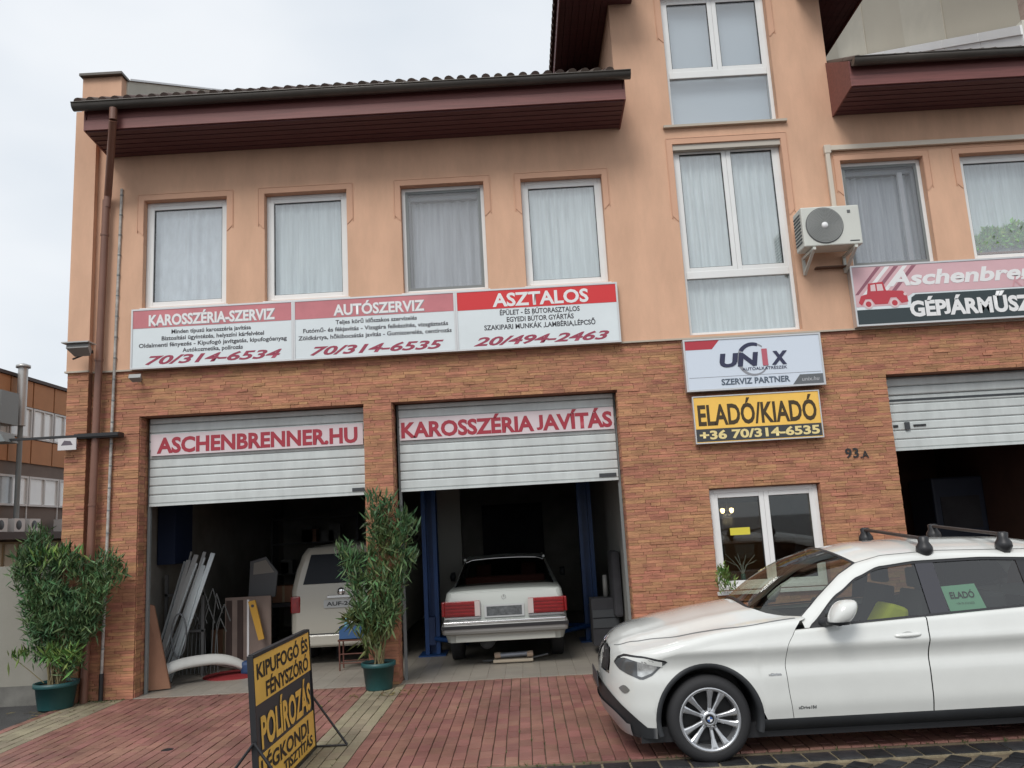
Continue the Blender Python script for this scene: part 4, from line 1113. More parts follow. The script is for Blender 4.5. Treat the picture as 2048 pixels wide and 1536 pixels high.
for j0, j1 in ((0, 1),):
    seal.grid([[r[0]+Vector((0, 0, .004)), lerp(r[0], r[1], .45)+Vector((-.002, 0, .003))] for r in P]); seal.grid([[lerp(r[-2], r[-1], .6)+Vector((-.002, 0, .002)), r[-1]+Vector((0, 0, .004))] for r in P])
for c_i in (0, 24): seal.grid([[P[c_i][j]+Vector((-.001, 0, .003)), lerp(P[c_i][j], P[1 if c_i == 0 else 23][j], .35)+Vector((-.002, 0, .003))] for j in range(17)])
cput(seal.build('window_seal', BLACKM, car))
P = []
for i in range(25):
    e = -1+2*i/24; row = []
    for j in range(31):
        t = lerp(.42, 1, j/30); r = rail(t); x = r.x-(.13*(1-e*e) if j == 0 else .13*(1-e*e)*max(0, 1-j/8)); cz = .092-.02*max(0, (t-.8)/.2)
        row.append(Vector((x, YC+e*r.y, r.z+.004+cz*(1-abs(e)**2.3)*(1 if j else 1)+(.02 if 0 else 0))))
    P.append(row)
cput(MB().grid(P).build('roof', CARW, car))
# tailgate (rear window, panel)
P = []
for i in range(13):
    e = -1+2*i/12; r = rail(1); P.append([Vector((lerp(r.x, 4.86, v)-.05*e*e, YC+e*lerp(r.y, .70, v), lerp(r.z+.07*(1-e*e), 1.0, v))) for v in (0, .25, .5, .75, 1)])
cput(MB().grid(P).build('rear_window', CGLASSD, car))
P = []
for i in range(13):
    e = -1+2*i/12; P.append([Vector((interp(z, [(.28, 4.80), (.5, 4.88), (.8, 4.88), (1.0, 4.86)])-.06*abs(e)**3, YC+e*(.70+.04*min(1, (1-z)*2)), z)) for z in (1.0, .85, .7, .55, .42, .28)])
cput(MB().grid(P).build('tailgate', CARW, car))
# interior and floor
cput(box('underbody', .80, 4.75, YC-.74, YC+.74, .125, .235, BLACKM, car))  # lowered below true ground clearance to deepen the shade under the car
def cbox(nm, x0, x1, y0, y1, z0, z1, m, bv=.03): o = box(nm, x0, x1, y0, y1, z0, z1, m, car, bevel=bv); return cput(o)
SEAT = mat('seat_cloth', (.035, .035, .038), rough=.9)
cbox('dashboard', 1.85, 2.25, YC-.68, YC+.68, .62, .93, SEAT)
for yy in (-.36, .36):
    cbox('seat', 2.62, 3.08, YC+yy-.22, YC+yy+.22, .35, .58, SEAT); 
    o = cput(MB().prism([(2.98, YC+yy-.21, .55), (3.14, YC+yy-.21, .55), (3.26, YC+yy-.21, 1.10), (3.16, YC+yy-.21, 1.12)], (0, .42, 0)).build('backrest', SEAT, car, fix=True, bevel=.02))
    cbox('headrest', 3.17, 3.26, YC+yy-.11, YC+yy+.11, 1.13, 1.29, SEAT, .02)
cbox('rear_seat', 3.62, 3.80, YC-.6, YC+.6, .45, 1.08, SEAT); cbox('door_card', 2.2, 3.5, YC-.70, YC-.69, .3, .89, SEAT, 0); cbox('door_card', 2.2, 3.5, YC+.69, YC+.70, .3, .89, SEAT, 0)
cbox('firewall_panel', 1.82, 1.85, YC-.70, YC+.70, .25, .9, BLACKM, 0); cbox('boot_cover', 3.8, 4.5, YC-.6, YC+.6, .90, .93, SEAT, 0)
st = MB(); P = []
for k in range(25):
    a = 2*pi*k/24; cc = Vector((2.42, YC-.36, .93)); A = Vector((0, 1, 0)); Bv = Vector((-.35, 0, .94)).normalized(); nn = A.cross(Bv); d = A*cos(a)+Bv*sin(a)
    P.append([cc+d*(.165+.012*cos(q))+nn*.012*sin(q) for q in [2*pi*j/6 for j in range(7)]])
cput(st.grid(P).build('steering_wheel', SEAT, car)); 
o = cput(MB().prism([(2.80, YC-.50, .60), (3.02, YC-.50, .60), (3.06, YC-.52, .98), (2.93, YC-.50, 1.03), (2.82, YC-.48, .86)], (0, .30, 0)).build('yellow_vest', mat('vest_yellow', (.80, .78, .05), rough=.8, var=.15), None, fix=True, bevel=.03))
o.parent = None; o.matrix_parent_inverse = Matrix(); tag(o, 'yellow high visibility vest lying on the front seat of the white car', 'vest')
# ELADO sheet in the rear window
o = MB().poly([(3.27, YC-gh(.945)+.03, .948), (3.555, YC-gh(.945)+.03, .955), (3.52, YC-gh(1.15)+.03, 1.165), (3.255, YC-gh(1.15)+.03, 1.155)]).build('for_sale_note', mat('note_green', (.34, .66, .44), rough=.8), None)
tag(o, 'pale green sheet reading ELADÓ inside the rear side window of the white car', 'paper sheet')
text('ELADÓ', 3.30, 3.49, 1.065, .045, 0, mat('letter_black', (0, 0, 0)), o, .02, frame=lambda p: (p[0], YC-gh(p[2])+.019, p[2]))
text('+36 70 314 6535', 3.33, 3.47, 1.02, .014, 0, mat('letter_black', (0, 0, 0)), o, .0, frame=lambda p: (p[0], YC-gh(p[2])+.019, p[2]))
cput(text('xDrive18d', 1.985, 2.12, .335, .022, 0, CHAR, car, .02, frame=lambda p: (p[0], YC-flank(p[0], p[2])-.002, p[2]), name='badge'))
cput(text('xDrive', 1.785, 1.885, .585, .018, 0, mat('badge_grey', (.25, .25, .25)), car, .02, frame=lambda p: (p[0], YC-flank(p[0], p[2])-.004, p[2]), name='badge'))
# roof rack
rk = thing('roof_rack', 'black roof rack with two crossbars on the white car', 'roof rack', (3.5, YC, 1.5))
def rput(o, _t=rk):
    if o.parent == _t: o.matrix_parent_inverse = Matrix.Translation(_t.location).inverted()
    return o
for x in (3.22, 3.86):
    rput(MB().prism([(x-.025, YC-.60, 1.515), (x+.025, YC-.60, 1.515), (x+.025, YC-.60, 1.538), (x-.025, YC-.60, 1.538)], (0, 1.20, .07)).build('crossbar', mat('bar_brownblack', (.035, .028, .027), rough=.45), rk, bevel=.006))
    for s in (-1, 1):
        rput(MB().lathe([(.02, 1.585), (.045, 1.575), (.040, 1.535), (.062, 1.50), (.066, 1.465), (.050, 1.44), (.03, 1.405), (.0, 1.40)], (x, YC+s*.565, -.035 if s < 0 else .03), n=14).build('rack_foot', BLACKM, rk))
        rput(MB().box(x-.028, x+.028, YC+s*.588-.012, YC+s*.588+.012, 1.345, 1.45).build('clamp', BLACKM, rk, bevel=.006))
# wheels
def wheel_mesh(parent, x, y, z, s, R, W, rim_r, put, nsp=10, rimm=RIM, cap=None):
    wl = MB().lathe([(rim_r-.004, -W/2+.012), (rim_r+.02, -W/2), (R-.035, -W/2+.004), (R-.012, -W/2+.022), (R, -W/2+.05), (R, W/2-.05), (R-.012, W/2-.02), (rim_r, W/2)], (x, y, z), axis='Y', n=56)
    w_ = put(wl.build('wheel', RUB, parent))
    yo = -W/2*1 if s < 0 else W/2
    f = lambda d: y+(-(W/2)+d if s < 0 else (W/2)-d)
    def L(prof): return [(r_, f(d)-y) for r_, d in prof]
    put(MB().lathe(L([(rim_r+.004, .006), (rim_r-.006, .002), (rim_r-.016, .010), (rim_r-.024, .03), (rim_r-.03, .12)]), (x, y, z), axis='Y', n=48).build('rim', rimm, w_))
    put(MB().lathe(L([(0, .11), (rim_r-.03, .11)]), (x, y, z), axis='Y', n=32).build('rim_shade_disc', mat('rim_shadow', (.015, .015, .016), rough=.6), w_))  # plain dark disc; the shade behind the spokes is put into its colour
    b = MB()
    for k in range(nsp):
        a = 2*pi*k/nsp+pi/2+ (0.09 if k % 2 else -.09)*(nsp == 10)
        d = Vector((cos(a), 0, sin(a))); t = Vector((-sin(a), 0, cos(a))); o = Vector((x, 0, z))
        secs = [(.035, .017, .028, .05), (.08, .013, .032, .06), (rim_r*.62, .015, .022, .06), (rim_r-.03, .024, .012, .05), (rim_r-.008, .036, .010, .04)]
        P = []
        for rr, hw_, dd, dp_ in secs:
            c0 = o+d*rr
            P.append([Vector((q.x, yy, q.z)) for q, yy in ((c0-t*hw_, f(dd+dp_*.5)), (c0-t*hw_, f(dd+.006)), (c0-t*hw_*.55, f(dd)), (c0+t*hw_*.55, f(dd)), (c0+t*hw_, f(dd+.006)), (c0+t*hw_, f(dd+dp_*.5)))])
        b.grid(P, flip=(s > 0), sm=False)
    put(b.build('spokes', rimm, w_))
    put(roundel(MB(), lambda a, c, d=0: (x+a*(1 if s < 0 else -1), f(.020-d), z+c), .020).build('hub_cap', RDM, w_))
    put(MB().lathe(L([(.034, .024), (.040, .022), (.060, .030), (.064, .06)]), (x, y, z), axis='Y', n=20).build('hub', rimm, w_))
    b = MB()
    for k in range(5):
        a = 2*pi*k/5+.3; b.lathe(L([(0, .0265), (.008, .0265), (.008, .035)]), (x+.050*cos(a), y, z+.050*sin(a)), axis='Y', n=8)
    put(b.build('wheel_bolt', DARKP, w_))
for xw in (XW1, XW2):
    for s in (-1, 1): wheel_mesh(car, xw, YC+s*(HW-.125), .288 if s < 0 else RW, s, RW, .215, .228, cput)
# ------------------------------------------------------------- saloon and van in the garage (seen from behind)
mc = thing('saloon_car', 'old white saloon car with ribbed red tail lamps in the middle garage bay', 'car', (-.32, 3, 0))
def put(o, _t=mc):
    if o.parent == _t: o.matrix_parent_inverse = Matrix.Translation(_t.location).inverted()
    return o
mx_, y0 = -.33, .86; H = .83
def rbody(parent, put, xc, yr, H, sec, m, length, name='body', rr=.16):
    """lower body: rounded plan from the tail at yr forward; sec(y) -> list of (inset, z) bottom->centre top"""
    ys = [yr+rr*(1-cos(pi/2*i/7)) for i in range(8)]+[yr+rr+.1+(length-rr-.1)*i/14 for i in range(15)]
    for s in (-1, 1):
        P = []
        for y in ys:
            k = max(0, 1-(y-yr)/rr); w_ = (H-.10)+.10*sqrt(max(0, 1-k*k)); row = []
            P.append([Vector((xc+s*max(0, (w_-q[0]) if q[0] < 9 else 0)*q[2], y+q[3]*max(0, 1-(y-yr)/.4), q[1])) for q in sec(y-yr)])
        put(MB().grid(P, flip=(s > 0)).build(name, m, parent))
def msec(d):
    deck = interp(d, [(0, .955), (.05, .985), (.4, 1.0), (.9, 1.0), (3.2, 1.0), (4.1, .86)])
    wh = abs(d-.86) < .34; zl = .33 if not wh else .30+sqrt(max(.34**2-(d-.86)**2, 0)); wh2 = abs(d-3.46) < .34
    if wh2: zl = .30+sqrt(max(.34**2-(d-3.46)**2, 0))
    o = [(.05, zl, 1, .03), (.015, max(zl+.01, .45), 1, 0), (.0, max(zl+.02, .60), 1, 0), (.012, .75, 1, 0), (.03, .86, 1, .01), (.05, deck-.035, 1, .03), (.08, deck-.008, 1, .04)]
    for t in (.8, .5, .25, 0): o.append((.10, deck+.012*(1-t*t), t, .04))
    return o
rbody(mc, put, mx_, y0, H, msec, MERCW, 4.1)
# tail panel closing the body
P = []
for i in range(15):
    e = -1+2*i/14; P.append([Vector((mx_+e*(H-.10)*(1 if z < .9 else .97), y0+dy, z)) for z, dy in ((.33, .03), (.45, .0), (.6, .0), (.75, .0), (.86, .01), (.92, .03), (.965+.012*(1-e*e), .045))])
put(MB().grid(P, flip=True).build('tail_panel', MERCW, mc))
put(box('bumper', mx_-H-.005, mx_+H+.005, y0-.10, y0+.12, .44, .60, mat('bumper_grey', (.27, .27, .26), rough=.35, metal=.3), mc, bevel=.04)); put(box('bumper_strip', mx_-H-.01, mx_+H+.01, y0-.112, y0-.10, .515, .555, BLACKM, mc)); put(box('bumper_chrome', mx_-H+.02, mx_+H-.02, y0-.108, y0-.085, .575, .61, CHROME, mc, bevel=.01))
put(box('rear_apron', mx_-.66, mx_+.66, y0-.02, y0+.1, .34, .44, mat('apron_grey', (.45, .46, .42), rough=.5), mc))
for s in (-1, 1):
    xa, xb = mx_+s*.32, mx_+s*(H-.035)
    lm = box('tail_lamp', min(xa, xb), max(xa, xb), y0-.028, y0+.1, .665, .865, REDL, mc, bevel=.008); put(lm)
    for k in range(4): put(box('lamp_rib', min(xa, xb)+.01, max(xa, xb)-.01, y0-.036, y0-.028, .685+k*.043, .702+k*.043, mat('dark_red_lamp', (.20, .01, .01), rough=.3), lm))
    xi_ = mx_+s*.32; put(box('reverse_lamp', min(xi_, xi_+s*.07), max(xi_, xi_+s*.07), y0-.040, y0-.027, .67, .86, mat('reverse_lens', (.55, .48, .46), rough=.2), mc))
    put(box('chrome_strip', min(xa, xb), max(xa, xb), y0-.03, y0+.05, .635, .66, CHROME, mc))
    put(box('side_lamp', min(mx_+s*(H-.036), mx_+s*(H+.006)), max(mx_+s*(H-.036), mx_+s*(H+.006)), y0, y0+.16, .67, .86, REDL, mc, bevel=.01))
put(box('number_plate', mx_-.265, mx_+.265, y0-.018, y0-.002, .64, .80, mat('plate_white', (.5, .52, .52), rough=.5), mc)); put(box('plate_insert', mx_-.235, mx_+.235, y0-.021, y0-.018, .66, .78, mat('plate_dark', (.10, .11, .115), rough=.5, var=.5, vscale=18), mc))
put(MB().lathe([(.03, -.004), (.026, -.004)], (mx_, y0+.01, .895), axis='Y', n=16).path([(mx_, y0+.006, .895), (mx_, y0+.006, .923)], .003).build('emblem', CHROME, mc))
# glasshouse
def ghp(v, e, side=0): pass
def ring(y, hw_, z, cr): return [Vector((mx_+e*hw_, y, z+cr*(1-e*e))) for e in [-1+i/6 for i in range(13)]]
rb = ring(1.62, .70, .985, .02); rt = ring(2.18, .575, 1.335, .025)
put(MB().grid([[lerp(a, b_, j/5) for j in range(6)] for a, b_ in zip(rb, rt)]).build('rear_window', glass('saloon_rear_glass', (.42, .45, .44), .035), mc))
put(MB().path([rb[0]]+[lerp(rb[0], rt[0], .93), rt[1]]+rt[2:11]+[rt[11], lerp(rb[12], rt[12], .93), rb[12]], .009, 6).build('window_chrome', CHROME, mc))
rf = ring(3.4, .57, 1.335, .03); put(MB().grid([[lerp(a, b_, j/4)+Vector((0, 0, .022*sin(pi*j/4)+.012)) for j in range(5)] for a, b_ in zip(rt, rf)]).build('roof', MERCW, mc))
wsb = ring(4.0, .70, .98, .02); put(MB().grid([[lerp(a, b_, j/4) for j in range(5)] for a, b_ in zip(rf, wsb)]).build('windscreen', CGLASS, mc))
for s in (-1, 1):
    X_ = lambda w_: mx_+s*w_
    f1 = [(X_(.76), 1.35, .985), (X_(.70), 1.62, .99), (X_(.585), 2.18, 1.335), (X_(.60), 2.45, 1.34), (X_(.76), 2.1, .985)]
    put(MB().poly(f1 if s > 0 else f1[::-1]).build('rear_pillar', MERCW, mc))
    f2 = [(X_(.755), 2.1, .985), (X_(.595), 2.45, 1.34), (X_(.585), 3.35, 1.34), (X_(.755), 3.95, .985)]
    put(MB().poly(f2 if s > 0 else f2[::-1]).build('side_window', CGLASSD, mc))
    put(MB().path([(X_(.59), 2.2, 1.35), (X_(.59), 3.38, 1.35), (X_(.75), 3.98, .99)], .02, 8).build('roof_edge', MERCW, mc))
    for yw in (y0+.86, y0+3.46): wheel_mesh(mc, 0, 0, 0, s, .30, .19, .18, lambda o: o, 12, SILV) if False else put(MB().lathe([(.0, -.09), (.16, -.09), (.19, -.095), (.29, -.08), (.30, -.05), (.30, .05), (.29, .08), (.19, .095), (0, .09)], (X_(.70), yw, .30), axis='X', n=28).build('wheel', RUB, mc))
    put(MB().lathe([(0, -.05), (.07, -.03), (.08, .04), (0, .05)], (X_(.92), 3.75, 1.03), axis='X', n=12).build('mirror', DARKP, mc))
put(box('inner_shell', mx_-.72, mx_+.72, 1.2, 4.4, .35, .93, INTD, mc)); 
put(box('seat', mx_-.6, mx_+.6, 2.1, 2.3, .9, 1.10, mat('red_brown_seat', (.16, .04, .03), rough=.8), mc, bevel=.04)); 
for s in (-1, 1): put(box('headrest', mx_+s*.36-.12, mx_+s*.36+.12, 3.0, 3.1, 1.05, 1.24, mat('red_brown_seat', (0, 0, 0)), mc, bevel=.03))
put(MB().lathe([(0, -.25), (.10, -.24), (.115, 0), (.10, .3), (0, .3)], (mx_-.25, 1.15, .33), axis='Y', n=18).build('silencer', DARKP, mc))

# van
vn = thing('white_van', 'cream white van seen from behind in the left garage bay behind the potted oleander', 'van', (-2.72, 4, 0))
def put(o, _t=vn):
    if o.parent == _t: o.matrix_parent_inverse = Matrix.Translation(_t.location).inverted()
    return o
vx, vy, VH = -2.72, 1.85, .76
def vsec(z): # (half width, y)
    return (interp(z, [(.25, .73), (.5, .76), (1.05, .755), (1.3, .71), (1.55, .63), (1.66, .56)]), interp(z, [(.25, .02), (.5, 0), (1.05, .015), (1.6, .13), (1.68, .22)]))
for s in (-1, 1):
    P = []
    zz = [.25, .35, .5, .7, .9, 1.05, 1.15, 1.25, 1.35, 1.45, 1.55, 1.62, 1.66]
    P = [[Vector((vx+s*(vsec(z)[0]-.10*max(0, 1-sqrt(max(0, 1-(1-t)**2))) if t < 1 else vx*0+s*0+vsec(z)[0]*1)*1 if False else vx+s*(vsec(z)[0]-.10*(1-sqrt(max(0, 1-(1-min(1, t))**2)))), vy+vsec(z)[1]+.14*min(1, t)+max(0, t-1)*4.0, z)) for z in zz] for t in (0, .15, .35, .6, 1, 2)]
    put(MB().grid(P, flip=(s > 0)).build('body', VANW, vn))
    put(box('tail_lamp', min(vx+s*.60, vx+s*.745), max(vx+s*.60, vx+s*.745), vy-.008, vy+.18, .74, .98, REDL, vn, bevel=.02))
    put(MB().lathe([(.0, -.09), (.16, -.09), (.19, -.095), (.29, -.08), (.31, 0), (.29, .08), (.19, .095), (0, .09)], (vx+s*.64, vy+.85, .31), axis='X', n=24).build('wheel', RUB, vn))
P = []
for i in range(13):
    e = -1+i/6; P.append([Vector((vx+e*(vsec(z)[0]-.10), vy+vsec(z)[1]-.012*(1-e*e), z)) for z in (.25, .35, .5, .7, .9, 1.05, 1.15, 1.25, 1.35, 1.45, 1.55, 1.62, 1.66)])
put(MB().grid(P, flip=True).build('tailgate', VANW, vn))
P = []
for i in range(13):
    e = -1+i/6; P.append([Vector((vx+e*.46, vy+vsec(1.66)[1]+dy, 1.66+.05*(1-e*e)*min(1, dy*4)+.02*min(1, dy*8))) for dy in (0, .05, .15, .4, 2, 3.9)])
put(MB().grid(P, flip=False).build('roof', VANW, vn))
def vq(pts, nm, m, d=.018): 
    return put(MB().grid([[Vector((vx+lerp(a, b_, i/8), vy+vsec(z)[1]-d, z)) for z in pts[2]] for i in range(9) for a, b_ in [(pts[0], pts[1])]], flip=True).build(nm, m, vn))
put(MB().poly([(vx-.56, vy+vsec(1.13)[1]-.016, 1.14), (vx+.56, vy+vsec(1.13)[1]-.016, 1.14), (vx+.46, vy+vsec(1.56)[1]-.016, 1.56), (vx-.46, vy+vsec(1.56)[1]-.016, 1.56)]).build('rear_window', mat('van_glass', (.010, .013, .02), rough=.25, spec=.15), vn))
put(box('number_plate', vx-.25, vx+.25, vy-.028, vy-.014, .795, .905, mat('plate_white', (0, 0, 0)), vn)); put(text('AUF-213', vx-.21, vx+.21, .825, .052, vy-.030, CHAR, vn, .03))
put(MB().lathe([(0, -.012), (.05, -.012), (.055, -.0)], (vx, vy-.01, 1.02), axis='Y', n=20).build('emblem', CHROME, vn)); put(box('tailgate_handle', vx-.20, vx+.20, vy-.025, vy-.01, .935, .965, CHROME, vn))
put(box('bumper', vx-.74, vx+.74, vy-.06, vy+.1, .27, .44, VANW, vn, bevel=.03)); put(box('bumper_seam', vx-.70, vx+.70, vy-.064, vy-.055, .435, .447, CHAR, vn))

# ------------------------------------------------------------- lifts
def lift_post(x, y, lab, d):
    t = thing('vehicle_lift', lab, 'car lift', (x, y, 0), group='posts of the blue two post car lift')
    MB().box(-.11, -.05, -.10, .10, .02, 3.3).box(.05, .11, -.10, .10, .02, 3.3).box(-.05, .05, .02, .10, .02, 3.3).build('post', BLUEM, t)
    box('base_plate', -.20, .20, -.25, .25, 0, .02, BLUEM, t)
    MB().box(-.045, .045, -.12, .015, .15, .55).build('carriage', mat('lift_dark', (.01, .03, .10), rough=.5), t)
    for yy in (-.5, .5): MB().tube((0, -.06, .24), (d*.55, yy, .20), .035, .03, 8).build('lift_arm', BLUEM, t)
lift_post(-1.45, 2.3, 'left post of the blue car lift just behind the oleander, with a swing arm', 1)
lift_post(.97, 2.9, 'right post of the blue car lift beside the light garage wall', -1)
o = box('blue_cabinet', -5.18, -4.93, 1.3, 1.9, 1.55, 2.6, mat('cabinet_navy', (.010, .022, .06), rough=.6), None); tag(o, 'tall dark blue wall cabinet high in the left garage bay corner', 'cabinet')
# ------------------------------------------------------------- junk in the left bay
random.seed(5)
GALV = mat('galvanised', (0, 0, 0)); 
t = thing('metal_profiles', 'bundle of long shiny aluminium profiles leaning in the left garage corner', 'metal profiles', (-4.9, 1.0, 0))
for i in range(17):
    x = -5.0+random.uniform(-.12, .16); y = .95+random.uniform(-.1, .1); tx = x+random.uniform(.22, .42); h = random.uniform(1.25, 1.72)
    o = MB(); a = Vector((x, y, .02)); c = Vector((tx, y+.45, h)); ww = random.choice((.012, .03, .022))
    d = (c-a).normalized(); s_ = d.cross(Vector((0, 1, 0))).normalized()*ww; n_ = d.cross(s_).normalized()*.012
    o.prism([a-s_-n_, a+s_-n_, a+s_+n_, a-s_+n_], c-a); ob = o.build('profile', mat('shiny_aluminium', (.62, .66, .67), rough=.28, metal=.55) if i % 3 else GALV, t, fix=True); ob.matrix_parent_inverse = Matrix.Translation(t.location).inverted()
t = thing('pipe_rack', 'grey rack of bent pipes and wires behind the aluminium profiles', 'rack', (-5.0, 1.5, 0))
def put(o, _t=t):
    if o.parent == _t: o.matrix_parent_inverse = Matrix.Translation(_t.location).inverted()
    return o
for i in range(14):
    x = -5.1+i*.055; zt = random.uniform(.75, 1.35); put(MB().path([(x, 1.5, .03), (x+random.uniform(-.05, .05), 1.5, zt*.7), (x+.10, 1.45, zt), (x+.17, 1.5, zt*.75)], .009, 6).build('pipe', mat('dull_pipe', (.16, .17, .17), rough=.5, metal=.5), t))
put(MB().box(-5.12, -4.55, 1.42, 1.46, 1.10, 1.14).box(-5.12, -4.55, 1.42, 1.46, .6, .63).box(-5.12, -5.08, 1.42, 1.46, 0, 1.4).box(-4.60, -4.56, 1.42, 1.46, 0, 1.2).build('rack_frame', mat('rack_grey', (.12, .12, .12), rough=.6), t))
o = MB().prism([(-4.93, .36, .02), (-4.62, .48, .02), (-4.86, .50, 1.05), (-4.95, .42, 1.10)], (0, .03, 0)).build('brown_board', mat('board_brown', (.30, .15, .09), rough=.7, var=.15), None, fix=True); tag(o, 'brown triangular board leaning against the left jamb of the left bay', 'board')
o = box('wooden_panel', -4.38, -3.72, 1.75, 1.79, .10, 1.02, mat('panel_wood', (.22, .165, .14), rough=.7, var=.2, vscale=2), None); o.rotation_euler = (0, 0, 0); tag(o, 'pale brown door panel standing behind the white bumper in the left bay', 'panel')
MB().box(-4.36, -4.28, 1.735, 1.748, .10, .98).box(-4.20, -4.12, 1.735, 1.748, .10, .98).build('dark_stile', mat('stile_dark', (.05, .03, .025), rough=.7), o)
MB().box(-4.06, -4.03, 1.735, 1.748, .12, .98).build('white_edge', LWHT, o)
t = thing('spirit_level', 'long yellow spirit level leaning on the pale brown panel', 'spirit level', (-3.9, 1.6, .5))
o = MB().prism([(-.10, 0, .46), (.0, 0, .48), (.13, 0, -.06), (.05, 0, -.08)], (0, .03, 0)).build('body', mat('level_yellow', (.55, .30, .04), rough=.5), t, fix=True)
MB().lathe([(0, -.002), (.022, -.002)], (-.035, -.002, .40), axis='Y', n=12).build('vial_hole', CHAR, t)
o = box('workbench', -4.3, -2.9, 2.6, 3.3, .78, .84, INTD, None); tag(o, 'dark workbench in the back of the left garage bay', 'workbench')
for (x, y) in ((-4.25, 2.65), (-2.95, 2.65), (-4.25, 3.25), (-2.95, 3.25)): box('leg', x-.03, x+.03, y-.03, y+.03, 0, .78, INTD, o)
t = thing('tool_shelf', 'dim shelf of tools and boxes along the back of the left garage bay', 'shelf', (-4.3, 6.8, 0))
for z_ in (.5, 1.1, 1.7, 2.2): box('shelf_board', -.9, .9, -.2, .2, z_, z_+.03, mat('rack_grey', (0, 0, 0)), t)
for x_ in (-.88, .88): box('upright', x_-.02, x_+.02, -.2, .2, 0, 2.25, mat('rack_grey', (0, 0, 0)), t)
for i in range(12):
    x_ = -.8+random.random()*1.4; z_ = random.choice((.53, 1.13, 1.73)); box('storage_box', x_, x_+random.uniform(.1, .3), -.15, .1, z_, z_+random.uniform(.1, .35), random.choice((BLUEM, BROWNR, mat('storage_grey', (.2, .2, .19)), mat('board_brown', (0, 0, 0)))), t)
# more workshop clutter
t = thing('tyre_stack', 'stack of three black tyres standing at the back of the left garage bay', 'tyres', (-4.55, 3.9, 0))
for i in range(3): MB().lathe([(.17, .0), (.27, .005), (.30, .04), (.30, .14), (.27, .175), (.17, .18), (.16, .09), (.17, 0)], (random.uniform(-.02, .02), 0, i*.185), n=28).build('tyre', RUB, t)
t = thing('loose_door', 'dark car door hanging above the pale brown panel in the left garage bay', 'car door', (-4.15, 2.2, .95))
MB().prism([(-.05, 0, .0), (.36, 0, .02), (.40, 0, .38), (.22, 0, .62), (-.02, 0, .56)], (0, .05, 0)).build('door_skin', mat('door_grey', (.10, .10, .105), rough=.4), t, fix=True, bevel=.01)
MB().prism([(.03, -.004, .36), (.35, -.004, .38), (.22, -.004, .57), (.04, -.004, .53)], (0, .003, 0)).build('window_opening', mat('pale_inner', (.30, .28, .25), rough=.7), t, fix=True)
for i, (x, y, z_, w_, h_, cc, lab) in enumerate(((-4.0, 2.75, .842, .35, .25, 'board_brown', 'brown cardboard box on the dark workbench'), (-3.5, 2.8, .842, .25, .32, 'storage_grey', 'tall grey canister box on the dark workbench beside the cardboard box'), (-4.9, 2.6, .0, .4, .5, 'board_brown', 'large cardboard box on the floor behind the pipe rack'))):
    o = box('storage_box', x, x+w_, y, y+.3, z_, z_+h_, mat(cc, (0, 0, 0)), None, bevel=.004); tag(o, lab, 'box'); MB().box(x+w_*.45, x+w_*.55, y-.002, y-.0005, z_, z_+h_).build('tape', mat('tape', (.35, .28, .18)), o)
o = MB().path([Vector((-4.72+.10*cos(a)*(1+.02*sin(5*a)), .95+.012*a/6, .62+.28*sin(a))) for a in [i*pi/12 for i in range(61)]], .008, 6).build('hanging_hose', mat('hose_grey', (.16, .17, .18), rough=.5), None); tag(o, 'coil of grey hose hanging in front of the aluminium profiles', 'hose')
t = thing('fluorescent_lamp', 'unlit long strip lamp under the ceiling of the left garage bay', 'strip lamp', (-3.6, 2.6, 3.3)); box('housing', -.7, .7, -.05, .05, .05, .10, LWHT, t); MB().tube((-.65, 0, .03), (.65, 0, .03), .015).build('tube', LWHT, t)
o = box('notice_board', -3.3, -2.4, 7.46, 7.495, 1.2, 2.0, mat('pale_inner', (0, 0, 0)), None); tag(o, 'pale notice board on the back wall of the garage', 'notice board')
# white bumper on the floor
t = thing('loose_bumper', 'white plastic car bumper lying on the floor in the left bay doorway', 'bumper', (-4.6, .8, 0))
def put(o, _t=t):
    if o.parent == _t: o.matrix_parent_inverse = Matrix.Translation(_t.location).inverted()
    return o
P = []
for i in range(31):
    v = i/30; e = -1+2*v; x = lerp(-4.97, -3.92, v); y = lerp(.50, 1.35, v)-.22*(1-e*e)*0; zr = .05+.20*(1-abs(e)**2.6)
    nn = Vector((-.63, .78, 0)); c0 = Vector((x, y, zr))
    P.append([c0+nn*(.085*cos(a))+Vector((0, 0, .085*sin(a)+(.012*math.exp(-((a-1.7)/.25)**2)))) for a in [radians(-25+225*k/9) for k in range(10)]])
o = put(MB().grid(P).build('bumper_skin', mat('bumper_white', (.62, .62, .59), rough=.4, var=.05), t)); o.modifiers.new('t', 'SOLIDIFY').thickness = .006
put(MB().path([P[3][0]+Vector((0,-.02,0)), P[10][0], P[20][0], P[27][0]], .012, 6).build('lower_lip', mat('lip_grey', (.4, .4, .38), rough=.5), t))
put(MB().box(-5.00, -4.96, .47, .55, .02, .12).build('end_clip', CHAR, t))
o = MB().lathe([(0, .04), (.25, .035), (.42, .012), (.43, 0)], (-4.10, 1.38, .003), n=24).build('red_cloth', mat('cloth_red', (.20, .012, .015), rough=.8), None); tag(o, 'flat red cover lying on the floor under the white bumper', 'cover')
o = box('blue_bag', -3.98, -3.72, 1.2, 1.45, .005, .20, mat('bag_blue', (.02, .06, .16), rough=.6, var=.3), None, bevel=.05); tag(o, 'small dark blue bag at the right end of the white bumper', 'bag')
